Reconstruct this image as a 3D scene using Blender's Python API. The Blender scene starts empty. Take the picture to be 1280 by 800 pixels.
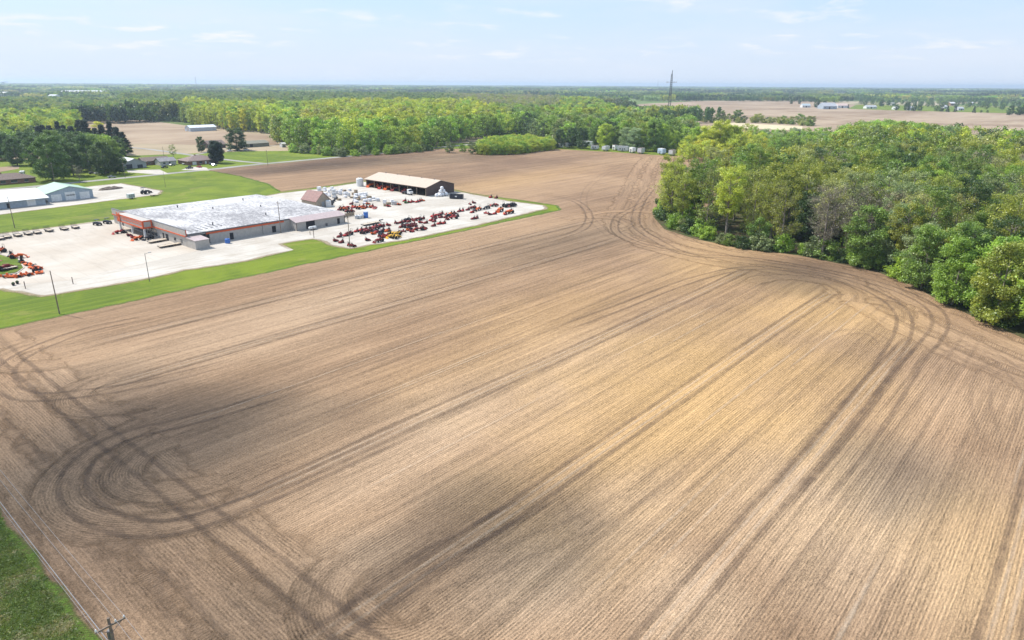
import bpy, bmesh, math, random
import numpy as np
from mathutils import Vector, Matrix, noise as mnoise
random.seed(7); rng = np.random.default_rng(7)
D = bpy.data; SC = bpy.context.scene; COL = SC.collection
rad = math.radians

# ============================================================ camera, sky, sun, exposure
CAM_H, FPX = 55.0, 853.0                       # drone height (m), focal length in px of a 1280 px wide picture
YAW, PITCH, ROLL = rad(40.9), math.atan(294.8/853), rad(0.31)
_F = Vector((math.cos(YAW)*math.cos(PITCH), math.sin(YAW)*math.cos(PITCH), -math.sin(PITCH)))
_R = Vector((math.sin(YAW), -math.cos(YAW), 0)); _U = _R.cross(_F)
_cr, _sr = math.cos(ROLL), math.sin(ROLL)
cam = D.cameras.new('camera'); camo = D.objects.new('camera', cam); COL.objects.link(camo)
cam.sensor_width = 36.0; cam.lens = 36.0*FPX/1280; cam.clip_start = 0.5; cam.clip_end = 120000
_r2 = _R*_cr + _U*_sr; _u2 = _U*_cr - _R*_sr
camo.matrix_world = Matrix(((_r2.x, _u2.x, -_F.x, 0), (_r2.y, _u2.y, -_F.y, 0), (_r2.z, _u2.z, -_F.z, CAM_H), (0, 0, 0, 1)))
SC.camera = camo
SUN_AZ, SUN_EL = rad(106.5), rad(51.5)          # direction towards the sun, CCW from +X
SUN_STRENGTH, SKY_STRENGTH, EXPOSURE = 4.9, 0.15, 0.45
sl = D.lights.new('sun', 'SUN'); sl.energy = SUN_STRENGTH; sl.angle = rad(0.53); sl.color = (1.0, 0.95, 0.87)
so = D.objects.new('sun', sl); COL.objects.link(so)
so.rotation_euler = Vector((math.cos(SUN_AZ)*math.cos(SUN_EL), math.sin(SUN_AZ)*math.cos(SUN_EL), math.sin(SUN_EL))).to_track_quat('Z', 'Y').to_euler()
SC.view_settings.view_transform = 'Standard'; SC.view_settings.look = 'None'
SC.view_settings.exposure = EXPOSURE; SC.view_settings.gamma = 1.0
SC.cycles.transparent_max_bounces = 40

class NT:
    """small helper for wiring node trees"""
    def __init__(s, tree): s.t = tree
    def n(s, typ, ins=None, **kw):
        nd = s.t.nodes.new(typ)
        for k, v in kw.items(): setattr(nd, k, v)
        for k, v in (ins or {}).items():
            if isinstance(v, bpy.types.NodeSocket): s.t.links.new(v, nd.inputs[k])
            else: nd.inputs[k].default_value = v
        return nd
    def m(s, op, a, b=0.0, c=0.0, clamp=False):
        nd = s.n('ShaderNodeMath', {0: a, 1: b, 2: c}, operation=op, use_clamp=clamp); return nd.outputs[0]
    def vm(s, op, a, b=(0, 0, 0)):
        return s.n('ShaderNodeVectorMath', {0: a, 1: b}, operation=op).outputs[0]
    def mix(s, f, a, b, bt='MIX'):
        nd = s.n('ShaderNodeMix', data_type='RGBA', blend_type=bt)
        for i, v in ((0, f), (6, a), (7, b)):
            if isinstance(v, bpy.types.NodeSocket): s.t.links.new(v, nd.inputs[i])
            else: nd.inputs[i].default_value = v if i == 0 else (tuple(v)+(1,))[:4]
        return nd.outputs[2]
    def mr(s, v, a, b, c=0.0, d=1.0, smooth=True):
        return s.n('ShaderNodeMapRange', {0: v, 1: a, 2: b, 3: c, 4: d}, interpolation_type='SMOOTHSTEP' if smooth else 'LINEAR').outputs[0]
    def noise(s, vec, scale, detail=3.0, rough=0.55, dist=0.0, dim='3D'):
        return s.n('ShaderNodeTexNoise', {'Vector': vec, 'Scale': scale, 'Detail': detail, 'Roughness': rough, 'Distortion': dist}, noise_dimensions=dim).outputs[0]
    def ramp(s, f, stops):
        nd = s.n('ShaderNodeValToRGB', {0: f}); e = nd.color_ramp.elements
        while len(e) < len(stops): e.new(0.5)
        for i, (p, c) in enumerate(stops): e[i].position = p; e[i].color = (tuple(c)+(1,))[:4]
        return nd.outputs[0]

W = D.worlds.new('World'); SC.world = W; W.use_nodes = True; W.node_tree.nodes.clear()
w = NT(W.node_tree)
sky = w.n('ShaderNodeTexSky', sky_type='NISHITA', sun_disc=False)
sky.sun_elevation = SUN_EL; sky.sun_rotation = math.pi/2 - SUN_AZ
sky.altitude = 200; sky.air_density = 1.0; sky.dust_density = 0.6; sky.ozone_density = 2.0
gen = w.n('ShaderNodeTexCoord').outputs['Generated']
sx = w.n('ShaderNodeSeparateXYZ', {0: gen})
zc = w.m('MAXIMUM', sx.outputs[2], 0.02)
cv = w.n('ShaderNodeCombineXYZ', {0: w.m('DIVIDE', sx.outputs[0], w.m('ADD', zc, 0.13)), 1: w.m('DIVIDE', sx.outputs[1], w.m('ADD', zc, 0.13)), 2: 0.0}).outputs[0]
c1 = w.noise(cv, 2.6, 6, 0.55, 0.2)
c2 = w.noise(w.vm('ADD', cv, (7, 3, 0)), 0.8, 3, 0.5)
puff = w.m('MULTIPLY', w.m('MULTIPLY', w.mr(c1, 0.50, 0.72), w.mr(c2, 0.44, 0.58)), w.mr(sx.outputs[2], 0.018, 0.05))
veil = w.mr(w.noise(w.vm('ADD', cv, (2, 9, 0)), 0.7, 5, 0.6), 0.38, 0.70)
# hazier and paler towards the horizon all the way round, wisps of cloud higher up
hz = w.mr(sx.outputs[2], -0.02, 0.16, 1.0, 0.0)
k = 0.74/SKY_STRENGTH
skyc = w.mix(0.72, sky.outputs[0], (0.52*k, 0.72*k, 1.0*k))
skyc = w.mix(w.m('MULTIPLY', hz, 0.88), skyc, (0.75*k, 0.835*k, 0.985*k))
skyc = w.mix(w.m('MULTIPLY', veil, 0.42), skyc, (0.84*k, 0.89*k, 1.0*k))
skyc = w.mix(w.m('MULTIPLY', puff, 0.85), skyc, (0.98*k, 0.985*k, 1.0*k))
bg = w.n('ShaderNodeBackground', {0: skyc, 1: SKY_STRENGTH})
wo = w.n('ShaderNodeOutputWorld', {0: bg.outputs[0]})

# ============================================================ helpers
def G(x, y, z=0.0):
    """point of the place seen at picture point (x, y), on the level z"""
    a = x-640.0; b = -(y-400.0)
    a2 = a*_cr - b*_sr; b2 = a*_sr + b*_cr
    d = _F*FPX + _R*a2 + _U*b2
    t = (z-CAM_H)/d.z
    return (d.x*t, d.y*t)
def PX(X, Y, Z=0.0):
    v = Vector((X, Y, Z-CAM_H)); zc_ = v.dot(_F)
    if zc_ < 1: return (-9999, -9999, zc_)
    a2 = v.dot(_R)/zc_*FPX; b2 = v.dot(_U)/zc_*FPX
    return (640+a2*_cr+b2*_sr, 400-(-a2*_sr+b2*_cr), zc_)
def GP(*pts): return [G(*p) for p in pts]
def inpoly(x, y, poly):
    c = False; j = len(poly)-1
    for i in range(len(poly)):
        xi, yi = poly[i]; xj, yj = poly[j]
        if (yi > y) != (yj > y) and x < (xj-xi)*(y-yi)/(yj-yi)+xi: c = not c
        j = i
    return c
def edge_dist(x, y, poly):
    b = 1e9
    for i in range(len(poly)):
        x1, y1 = poly[i-1]; x2, y2 = poly[i]
        dx, dy = x2-x1, y2-y1; L = dx*dx+dy*dy or 1
        t = max(0, min(1, ((x-x1)*dx+(y-y1)*dy)/L))
        b = min(b, math.hypot(x-x1-t*dx, y-y1-t*dy))
    return b

def new_mat(name):
    m = D.materials.new(name); m.use_nodes = True; m.node_tree.nodes.clear(); return m, NT(m.node_tree)
def finish(m, t, col, rough=0.9, bump=None, bdist=0.05, bstr=1.0, metal=0.0, spec=0.3, alpha=None):
    ins = {'Base Color': col if isinstance(col, bpy.types.NodeSocket) else (tuple(col)+(1,))[:4], 'Roughness': rough, 'Metallic': metal, 'Specular IOR Level': spec}
    p = t.n('ShaderNodeBsdfPrincipled', ins)
    if bump is not None:
        bn = t.n('ShaderNodeBump', {'Height': bump, 'Distance': bdist, 'Strength': bstr}); t.t.links.new(bn.outputs[0], p.inputs['Normal'])
    if alpha is not None: t.t.links.new(alpha, p.inputs['Alpha'])
    t.n('ShaderNodeOutputMaterial', {0: p.outputs[0]}); return m
_mc = {}
def mat(name, col, rough=0.6, metal=0.0, wear=0.12, scale=1.2, spec=0.3):
    """plain paint, metal or plastic with uneven wear"""
    if name in _mc: return _mc[name]
    m, t = new_mat(name); pos = t.n('ShaderNodeNewGeometry').outputs['Position']
    f = t.noise(pos, scale, 5, 0.6)
    c = t.mix(t.mr(f, 0.35, 0.7), tuple(x*(1-wear) for x in col), tuple(min(1, x*(1+wear*0.6)) for x in col))
    f2 = t.noise(pos, scale*9, 3)
    c = t.mix(t.mr(f2, 0.55, 0.8, 0, wear*1.5), c, tuple(x*0.55 for x in col))
    _mc[name] = finish(m, t, c, rough, metal=metal, spec=spec); return _mc[name]

class MB:
    def __init__(s): s.v = []; s.f = []; s.mi = []; s.mats = []
    def mid(s, m):
        if m is None: return 0
        if m not in s.mats: s.mats.append(m)
        return s.mats.index(m)
    def add(s, vs, fs, m=None):
        o = len(s.v); s.v += [tuple(v) for v in vs]; i = s.mid(m)
        for f in fs: s.f.append(tuple(o+k for k in f)); s.mi.append(i)
        return s
    def box(s, x0, x1, y0, y1, z0, z1, m=None, rz=0, c=None):
        vs = [(x, y, z) for z in (z0, z1) for x, y in ((x0, y0), (x1, y0), (x1, y1), (x0, y1))]
        if rz:
            cx, cy = c or ((x0+x1)/2, (y0+y1)/2); ca, sa = math.cos(rz), math.sin(rz)
            vs = [(cx+(x-cx)*ca-(y-cy)*sa, cy+(x-cx)*sa+(y-cy)*ca, z) for x, y, z in vs]
        return s.add(vs, [(3, 2, 1, 0), (4, 5, 6, 7), (0, 1, 5, 4), (1, 2, 6, 5), (2, 3, 7, 6), (3, 0, 4, 7)], m)
    def tube(s, p0, p1, r0, r1=None, n=8, m=None, caps=True):
        r1 = r0 if r1 is None else r1
        a = Vector(p0); b = Vector(p1); d = (b-a)
        if d.length < 1e-6: return s
        d.normalize(); u = d.orthogonal().normalized(); v_ = d.cross(u)
        vs = []
        for c, r in ((a, r0), (b, r1)):
            for i in range(n):
                t = 2*math.pi*i/n; vs.append(c+u*(r*math.cos(t))+v_*(r*math.sin(t)))
        fs = [(i, (i+1) % n, n+(i+1) % n, n+i) for i in range(n)]
        if caps: fs += [tuple(range(n-1, -1, -1)), tuple(range(n, 2*n))]
        return s.add(vs, fs, m)
    def path(s, pts, rs, n=6, m=None):
        for i in range(len(pts)-1): s.tube(pts[i], pts[i+1], rs[i], rs[i+1], n, m, caps=(i == len(pts)-2))
        return s
    def lathe(s, prof, n=16, m=None, c=(0, 0)):
        vs = []
        for r, z in prof:
            for i in range(n):
                t = 2*math.pi*i/n; vs.append((c[0]+r*math.cos(t), c[1]+r*math.sin(t), z))
        fs = []
        for j in range(len(prof)-1):
            for i in range(n): fs.append((j*n+i, j*n+(i+1) % n, (j+1)*n+(i+1) % n, (j+1)*n+i))
        fs += [tuple(range(n-1, -1, -1)), tuple((len(prof)-1)*n+i for i in range(n))]
        return s.add(vs, fs, m)
    def prism(s, poly, axis, a, b, m=None):
        """extrude a 2D outline along axis 'x','y','z' from a to b"""
        def P(p, t): return (t, p[0], p[1]) if axis == 'x' else (p[0], t, p[1]) if axis == 'y' else (p[0], p[1], t)
        n = len(poly); vs = [P(p, a) for p in poly]+[P(p, b) for p in poly]
        fs = [tuple(range(n)), tuple(range(2*n-1, n-1, -1))]+[(i, n+i, n+(i+1) % n, (i+1) % n) for i in range(n)]
        return s.add(vs, fs, m)
    def mesh(s, name, m=None, smooth=False):
        me = D.meshes.new(name); me.from_pydata(s.v, [], s.f)
        for x in (s.mats or [m]):
            if x: me.materials.append(x)
        if len(s.mats) > 1: me.polygons.foreach_set('material_index', s.mi)
        bm = bmesh.new(); bm.from_mesh(me); bmesh.ops.recalc_face_normals(bm, faces=bm.faces); bm.to_mesh(me); bm.free()
        if smooth: me.polygons.foreach_set('use_smooth', [True]*len(me.polygons))
        return me
    def obj(s, name, m=None, parent=None, smooth=False, loc=None):
        return link(name, s.mesh(name, m, smooth), parent, loc)
def link(name, me, parent=None, loc=None, rz=0):
    o = D.objects.new(name, me); COL.objects.link(o)
    if parent: o.parent = parent
    if loc: o.location = loc
    if rz: o.rotation_euler.z = rz
    return o
def tag(o, label=None, cat=None, group=None, kind=None):
    if label: o['label'] = label
    if cat: o['category'] = cat
    if group: o['group'] = group
    if kind: o['kind'] = kind
    return o
def thing(name, label, cat, loc=(0, 0, 0), rz=0, group=None, sc=1):
    o = D.objects.new(name, None); COL.objects.link(o); o.location = loc; o.rotation_euler.z = rz
    o.scale = (sc, sc, sc); o.empty_display_size = 0.5
    return tag(o, label, cat, group)
KIDS = {}
def copy_tree(src, loc, rz, label, group=None, sc=1, swap=None):
    def rec(o, par):
        c = o.copy(); COL.objects.link(c); c.parent = par
        for ch in KIDS.get(o.name) or o.children: rec(ch, c)
        return c
    r = rec(src, None); r.location = loc; r.rotation_euler.z = rz; r.scale = (sc, sc, sc)
    r['label'] = label
    if group: r['group'] = group
    return r
def sheet(name, poly, z, m, kind='structure', label=None, cat=None, sub=0, parent=None):
    bm = bmesh.new(); vs = [bm.verts.new((x, y, z)) for x, y in poly]; f = bm.faces.new(vs)
    f.normal_update()
    if f.normal.z < 0: f.normal_flip()
    bmesh.ops.triangulate(bm, faces=bm.faces[:], ngon_method='EAR_CLIP')
    for f in bm.faces:
        f.normal_update()
        if f.normal.z < 0: f.normal_flip()
    me = D.meshes.new(name); bm.to_mesh(me); bm.free(); me.materials.append(m)
    o = link(name, me, parent); return tag(o, label, cat, kind=kind)
def smooth_path(pts, step=2.0, closed=False):
    """Catmull-Rom through pts"""
    out = []; n = len(pts)
    for i in range(n-1):
        p0 = Vector(pts[max(i-1, 0)]); p1 = Vector(pts[i]); p2 = Vector(pts[i+1]); p3 = Vector(pts[min(i+2, n-1)])
        k_ = max(1, int((p2-p1).length/step))
        for j in range(k_):
            t = j/k_
            out.append(0.5*((2*p1)+(p2-p0)*t+(2*p0-5*p1+4*p2-p3)*t*t+(3*p1-p0-3*p2+p3)*t**3))
    out.append(Vector(pts[-1])); return [(p[0], p[1]) for p in out]
def ribbon(path, width, z, nx=1):
    """flat strip along path; returns verts, faces, uv (u across in metres, v along in metres)"""
    n = len(path); vs = []; uv = []; L = 0
    for i, (x, y) in enumerate(path):
        a = path[max(i-1, 0)]; b = path[min(i+1, n-1)]; dx, dy = b[0]-a[0], b[1]-a[1]; l = math.hypot(dx, dy) or 1
        nx_, ny_ = -dy/l, dx/l
        if i: L += math.hypot(x-path[i-1][0], y-path[i-1][1])
        for s_ in (-0.5, 0.5): vs.append((x+nx_*width*s_, y+ny_*width*s_, z)); uv.append((width*s_, L))
    fs = [(2*i, 2*i+2, 2*i+3, 2*i+1) for i in range(n-1)]
    return vs, fs, uv
def ribbons_obj(name, items, m, kind='structure', label=None, cat=None):
    V, Fc, UV, FD = [], [], [], []
    for path, wd, z in items:
        v, f, u = ribbon(path, wd, z); o = len(V); Lm = u[-1][1]; FD += [max(0, min(1, q[1]/9, (Lm-q[1])/9)) for q in u]; V += v; UV += u; Fc += [tuple(o+k for k in x) for x in f]
    me = D.meshes.new(name); me.from_pydata(V, [], Fc); me.materials.append(m)
    fa = me.attributes.new('fade', 'FLOAT', 'POINT'); fa.data.foreach_set('value', np.array(FD, np.float32))
    l = me.uv_layers.new(name='UVMap'); li = np.empty(len(me.loops), np.int32); me.loops.foreach_get('vertex_index', li)
    l.data.foreach_set('uv', np.array(UV, np.float32)[li].ravel())
    bm = bmesh.new(); bm.from_mesh(me)
    for f in bm.faces:
        f.normal_update()
        if f.normal.z < 0: f.normal_flip()
    bm.to_mesh(me); bm.free()
    return tag(link(name, me), label, cat, kind=kind)
ONES = 'first second third fourth fifth sixth seventh eighth ninth tenth eleventh twelfth thirteenth fourteenth fifteenth sixteenth seventeenth eighteenth nineteenth'.split()
TENS = {2: ('twentieth', 'twenty'), 3: ('thirtieth', 'thirty'), 4: ('fortieth', 'forty'), 5: ('fiftieth', 'fifty'), 6: ('sixtieth', 'sixty'), 7: ('seventieth', 'seventy'), 8: ('eightieth', 'eighty'), 9: ('ninetieth', 'ninety')}
def ordn(n):
    if n < 20: return ONES[n-1]
    if n > 99: return 'hundred and '+ordn(n-100) if n > 100 else 'hundredth'
    a, b = divmod(n, 10)
    return TENS[a][0] if b == 0 else TENS[a][1]+'-'+ONES[b-1]

# ============================================================ ground materials
def soil_color(t, pos, c_light=(0.328, 0.218, 0.132), c_mid=(0.258, 0.167, 0.101), c_dark=(0.185, 0.142, 0.108), c_warm=(0.43, 0.265, 0.125)):
    """worked soil: paler and darker soil mixed at random, all fixed to the land"""
    big = t.noise(pos, 0.010, 3, 0.5, 0.4)
    mid = t.noise(t.vm('ADD', pos, (300, 100, 0)), 0.028, 4, 0.55, 0.6)
    st = t.noise(t.vm('MULTIPLY', pos, (0.010, 0.22, 1)), 1.0, 4, 0.55)          # passes of the implement
    st2 = t.noise(t.vm('MULTIPLY', pos, (0.030, 1.3, 1)), 1.0, 3, 0.6)
    fine = t.noise(pos, 0.9, 6, 0.7)
    grit = t.noise(pos, 5.0, 4, 0.7)
    c = t.mix(t.mr(t.m('ADD', t.m('MULTIPLY', big, 0.6), t.m('MULTIPLY', mid, 0.4)), 0.38, 0.62), c_mid, c_light)
    return c, dict(big=big, mid=mid, st=st, st2=st2, fine=fine, grit=grit)
def blob(t, pos, cx, cy, rx, ry, ang, warp):
    """soft-edged elliptical patch at a fixed place, soil tone with shade and glow painted in"""
    p = t.vm('SUBTRACT', pos, (cx, cy, 0))
    p = t.n('ShaderNodeVectorRotate', {'Vector': p, 'Angle': -ang}, rotation_type='Z_AXIS').outputs[0]
    p = t.vm('MULTIPLY', p, (1/rx, 1/ry, 0))
    l = t.n('ShaderNodeVectorMath', {0: p}, operation='LENGTH').outputs['Value']
    return t.mr(t.m('ADD', l, t.m('MULTIPLY', t.m('SUBTRACT', warp, 0.5), 1.1)), -0.05, 1.35, 1.0, 0.0)
# (picture x, y, radius along rows m, radius across m, strength)
DARK = [(420, 200, 170, 50, .95), (640, 205, 160, 50, .75), (740, 245, 60, 24, .45), (1010, 330, 16, 34, .5), (200, 560, 22, 40, .35), (1130, 590, 10, 6, .35), (1230, 460, 16, 40, .35), (100, 700, 14, 26, .35)]  # cloud shade painted into the soil colour, besides darker brown soil
WARM = [(880, 480, 56, 34, .95), (1020, 390, 34, 26, .8), (900, 330, 50, 26, .55), (640, 225, 110, 26, .45), (700, 400, 60, 22, .4), (1230, 700, 26, 12, .5)]  # sandy soil tone with a soft warm glow painted into the colour
LIGHT = [(380, 390, 70, 22, .55), (720, 470, 46, 18, .5), (1040, 620, 30, 26, .9), (680, 740, 16, 12, .6), (1180, 700, 18, 16, .8), (560, 530, 34, 14, .6), (450, 690, 10, 9, .35), (800, 620, 22, 12, .7), (640, 270, 60, 14, .35), (860, 740, 14, 10, .7)]  # paler soil, its bright glow painted into the colour as well
def soil_full(t, pos):
    c, a = soil_color(t, pos)
    warp = t.noise(t.vm('ADD', pos, (50, 20, 0)), 0.05, 4, 0.6, 0.3)
    def total(L):
        s_ = None
        for x, y, rx, ry, st in L:
            X, Y = G(x, y); b = t.m('MULTIPLY', blob(t, pos, X, Y, rx, ry, 0.15, warp), st)
            s_ = b if s_ is None else t.m('MAXIMUM', s_, b)
        return s_
    c = t.mix(total(LIGHT), c, (0.425, 0.307, 0.203))
    c = t.mix(total(WARM), c, (0.440, 0.282, 0.128))
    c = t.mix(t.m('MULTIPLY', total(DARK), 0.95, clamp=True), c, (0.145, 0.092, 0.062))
    return c, a
def row_wave(t, coord, period=0.76, warp=None):
    x = coord if warp is None else t.m('ADD', coord, t.m('MULTIPLY', warp, 0.5))
    return t.m('ADD', t.m('MULTIPLY', t.m('SINE', t.m('MULTIPLY', x, 2*math.pi/period)), 0.5), 0.5)
def soil_streaks(t, c, a, pos, across, streak):
    """streak(fa, fl): noise drawn out along the rows, fa per metre across them, fl along them"""
    rw = row_wave(t, across, 0.42, t.noise(pos, 0.10, 2))
    s1, s2, s3, s4 = streak(0.22, 0.010), streak(0.9, 0.022), streak(2.6, 0.10), streak(4.5, 0.9)
    def dev(v, w_): return t.m('MULTIPLY', t.m('SUBTRACT', v, 0.5), w_)
    f = t.m('ADD', 1.0, t.m('ADD', dev(s1, 1.0), dev(s2, 0.8)))
    f = t.m('ADD', f, t.m('ADD', dev(s3, 0.9), dev(s4, 1.15)))
    f = t.m('ADD', f, t.m('MULTIPLY', t.m('SUBTRACT', rw, 0.6), t.mr(t.noise(pos, 0.09, 3), 0.35, 0.65, 0.08, 0.36)))
    f = t.m('ADD', f, t.m('ADD', dev(a['grit'], 2.4), dev(a['fine'], 0.5)))
    f = t.m('MAXIMUM', f, 0.25)
    c = t.mix(1.0, c, t.n('ShaderNodeCombineColor', {0: f, 1: f, 2: f}).outputs[0], 'MULTIPLY')
    h = t.m('ADD', t.m('ADD', t.m('MULTIPLY', rw, 0.2), t.m('MULTIPLY', s3, 0.9)), t.m('ADD', t.m('MULTIPLY', a['fine'], 0.3), t.m('ADD', t.m('MULTIPLY', a['grit'], 0.8), t.m('MULTIPLY', s4, -0.6))))
    return c, h
def mat_field():
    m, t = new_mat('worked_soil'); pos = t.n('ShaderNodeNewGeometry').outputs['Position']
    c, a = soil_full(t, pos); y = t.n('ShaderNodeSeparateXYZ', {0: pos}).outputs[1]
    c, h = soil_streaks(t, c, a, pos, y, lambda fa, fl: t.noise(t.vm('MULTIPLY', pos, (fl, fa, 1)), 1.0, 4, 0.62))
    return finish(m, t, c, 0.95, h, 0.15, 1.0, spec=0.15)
def mat_headland():
    """soil rows that follow a curved pass (rows follow the strip's own coordinate)"""
    m, t = new_mat('headland_soil'); pos = t.n('ShaderNodeNewGeometry').outputs['Position']
    uv = t.n('ShaderNodeUVMap').outputs[0]; s_ = t.n('ShaderNodeSeparateXYZ', {0: uv})
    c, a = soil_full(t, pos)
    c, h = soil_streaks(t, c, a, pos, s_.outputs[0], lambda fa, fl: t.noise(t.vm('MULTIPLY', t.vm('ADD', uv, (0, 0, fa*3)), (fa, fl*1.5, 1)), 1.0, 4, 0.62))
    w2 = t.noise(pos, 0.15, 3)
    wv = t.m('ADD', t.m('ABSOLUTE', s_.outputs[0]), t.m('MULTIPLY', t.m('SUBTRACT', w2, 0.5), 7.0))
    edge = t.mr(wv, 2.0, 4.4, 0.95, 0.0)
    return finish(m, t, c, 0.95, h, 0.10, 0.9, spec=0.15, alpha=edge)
def mat_track(name, col, half, op):
    """wheel mark: pressed soil with lug prints, edges broken"""
    m, t = new_mat(name); pos = t.n('ShaderNodeNewGeometry').outputs['Position']
    uv = t.n('ShaderNodeUVMap').outputs[0]; s_ = t.n('ShaderNodeSeparateXYZ', {0: uv}); u, v = s_.outputs[0], s_.outputs[1]
    lug = t.m('SINE', t.m('MULTIPLY', t.m('ADD', v, t.m('ABSOLUTE', u)), 2*math.pi/0.45))
    n1 = t.noise(pos, 0.25, 4, 0.6); n2 = t.noise(pos, 3.0, 4, 0.65)
    e = t.mr(t.m('ADD', t.m('ABSOLUTE', u), t.m('MULTIPLY', t.m('SUBTRACT', n2, 0.5), half*1.1)), half*0.35, half*1.0, 1.0, 0.0)
    al = t.m('MULTIPLY', t.m('MULTIPLY', e, op), t.mr(t.m('ADD', t.m('MULTIPLY', n1, 0.55), t.m('MULTIPLY', n2, 0.45)), 0.35, 0.60, 0.35, 1.0))
    al = t.m('MULTIPLY', al, t.n('ShaderNodeAttribute', attribute_name='fade').outputs['Fac'])
    c = t.mix(t.mr(n2, 0.3, 0.75), col, tuple(x*1.9 for x in col))
    c = t.mix(t.mr(lug, -0.2, 1.0, 0, 0.4), c, tuple(x*0.5 for x in col))
    return finish(m, t, c, 0.9, t.m('ADD', n2, t.m('MULTIPLY', lug, 0.3)), 0.05, 0.8, spec=0.2, alpha=al)
def mat_grass(name, c1=(0.082, 0.130, 0.008), c2=(0.155, 0.205, 0.012), c3=(0.225, 0.200, 0.055), mow=0.4, patch=0.03):
    m, t = new_mat(name); pos = t.n('ShaderNodeNewGeometry').outputs['Position']
    a = t.noise(pos, patch, 5, 0.65, 0.8); b = t.noise(pos, 0.16, 6, 0.7, 0.5); g = t.noise(pos, 3.0, 5, 0.75); w2 = t.noise(pos, 0.045, 4, 0.6, 1.0)
    mv = t.noise(t.vm('MULTIPLY', pos, (0.015, 0.55, 1)), 1.0, 4, 0.6, 0.3)
    c = t.mix(t.mr(a, 0.38, 0.62), c1, c2)
    c = t.mix(t.mr(b, 0.54, 0.70, 0, 0.42), c, c3)
    c = t.mix(t.mr(b, 0.30, 0.44, 0.55, 0), c, tuple(x*0.75 for x in c1))
    c = t.mix(t.mr(w2, 0.58, 0.68, 0, 0.5), c, tuple(x*1.1 for x in c3))
    c = t.mix(t.mr(mv, 0.42, 0.62, 0, mow), c, tuple(x*1.12 for x in c2))
    c = t.mix(t.mr(g, 0.45, 0.7, 0, 0.6), c, tuple(x*0.42 for x in c1))
    return finish(m, t, c, 0.9, t.m('ADD', g, b), 0.15, 0.9, spec=0.2)
def mat_gravel(name, c1, c2, c3=(0.36, 0.33, 0.28), big=0.05):
    m, t = new_mat(name); pos = t.n('ShaderNodeNewGeometry').outputs['Position']
    a = t.noise(pos, big, 5, 0.6, 0.5); b = t.noise(pos, 0.6, 5, 0.65); g = t.noise(pos, 7, 3, 0.7)
    tr = t.noise(t.vm('MULTIPLY', pos, (0.06, 0.5, 1)), 1.0, 4, 0.6, 0.8)
    c = t.mix(t.mr(a, 0.35, 0.65), c1, c2)
    c = t.mix(t.mr(tr, 0.48, 0.68, 0, 0.6), c, c3)
    c = t.mix(t.mr(b, 0.52, 0.72, 0, 0.5), c, c3)
    c = t.mix(t.mr(g, 0.5, 0.8, 0, 0.3), c, tuple(x*0.6 for x in c1))
    return finish(m, t, c, 0.9, t.m('ADD', g, b), 0.03, 0.6, spec=0.2)
def mat_far_ground():
    m, t = new_mat('far_countryside'); pos = t.n('ShaderNodeNewGeometry').outputs['Position']
    vo = t.n('ShaderNodeTexVoronoi', {'Vector': t.vm('MULTIPLY', pos, (0.0016, 0.0028, 0)), 'Scale': 1.0, 'Randomness': 0.8}, distance='CHEBYCHEV')
    rr = t.n('ShaderNodeSeparateColor', {0: vo.outputs['Color']}).outputs[0]
    c = t.ramp(rr, [(0.0, (0.10, 0.155, 0.035)), (0.35, (0.12, 0.18, 0.05)), (0.36, (0.34, 0.27, 0.185)), (0.7, (0.40, 0.33, 0.24)), (0.71, (0.085, 0.13, 0.03)), (1.0, (0.14, 0.19, 0.06))])
    n1 = t.noise(pos, 0.01, 5, 0.6)
    c = t.mix(t.mr(n1, 0.4, 0.7, 0, 0.4), c, (0.16, 0.15, 0.08))
    return finish(m, t, c, 0.95, spec=0.1)
def mat_far_field():
    m, t = new_mat('far_field_soil'); pos = t.n('ShaderNodeNewGeometry').outputs['Position']
    a = t.noise(pos, 0.006, 4, 0.6, 0.6); b = t.noise(t.vm('MULTIPLY', pos, (0.004, 0.05, 1)), 1.0, 4, 0.6)
    g = t.noise(pos, 0.5, 4, 0.6)
    c = t.mix(t.mr(a, 0.35, 0.65), (0.22, 0.155, 0.105), (0.34, 0.26, 0.185))
    c = t.mix(t.mr(b, 0.45, 0.7, 0, 0.5), c, (0.39, 0.31, 0.22))
    c = t.mix(t.mr(g, 0.5, 0.8, 0, 0.3), c, (0.20, 0.15, 0.10))
    return finish(m, t, c, 0.95, spec=0.1)
def mat_floor():
    m, t = new_mat('woodland_floor'); pos = t.n('ShaderNodeNewGeometry').outputs['Position']
    a = t.noise(pos, 0.12, 5, 0.65); b = t.noise(pos, 1.2, 5, 0.7)
    c = t.mix(t.mr(a, 0.35, 0.65), (0.10, 0.078, 0.045), (0.055, 0.082, 0.024))
    c = t.mix(t.mr(b, 0.5, 0.8, 0, 0.6), c, (0.15, 0.11, 0.07))
    return finish(m, t, c, 0.95, b, 0.2, 1.0, spec=0.1)
M_field = mat_field(); M_head = mat_headland(); M_grass = mat_grass('lawn_grass')
M_verge = mat_grass('rough_verge', (0.15, 0.19, 0.035), (0.20, 0.23, 0.05), (0.27, 0.25, 0.10), 0.1, 0.6)
M_gravel = mat_gravel('pale_gravel', (0.40, 0.365, 0.32), (0.50, 0.47, 0.425), (0.33, 0.285, 0.23))
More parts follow.
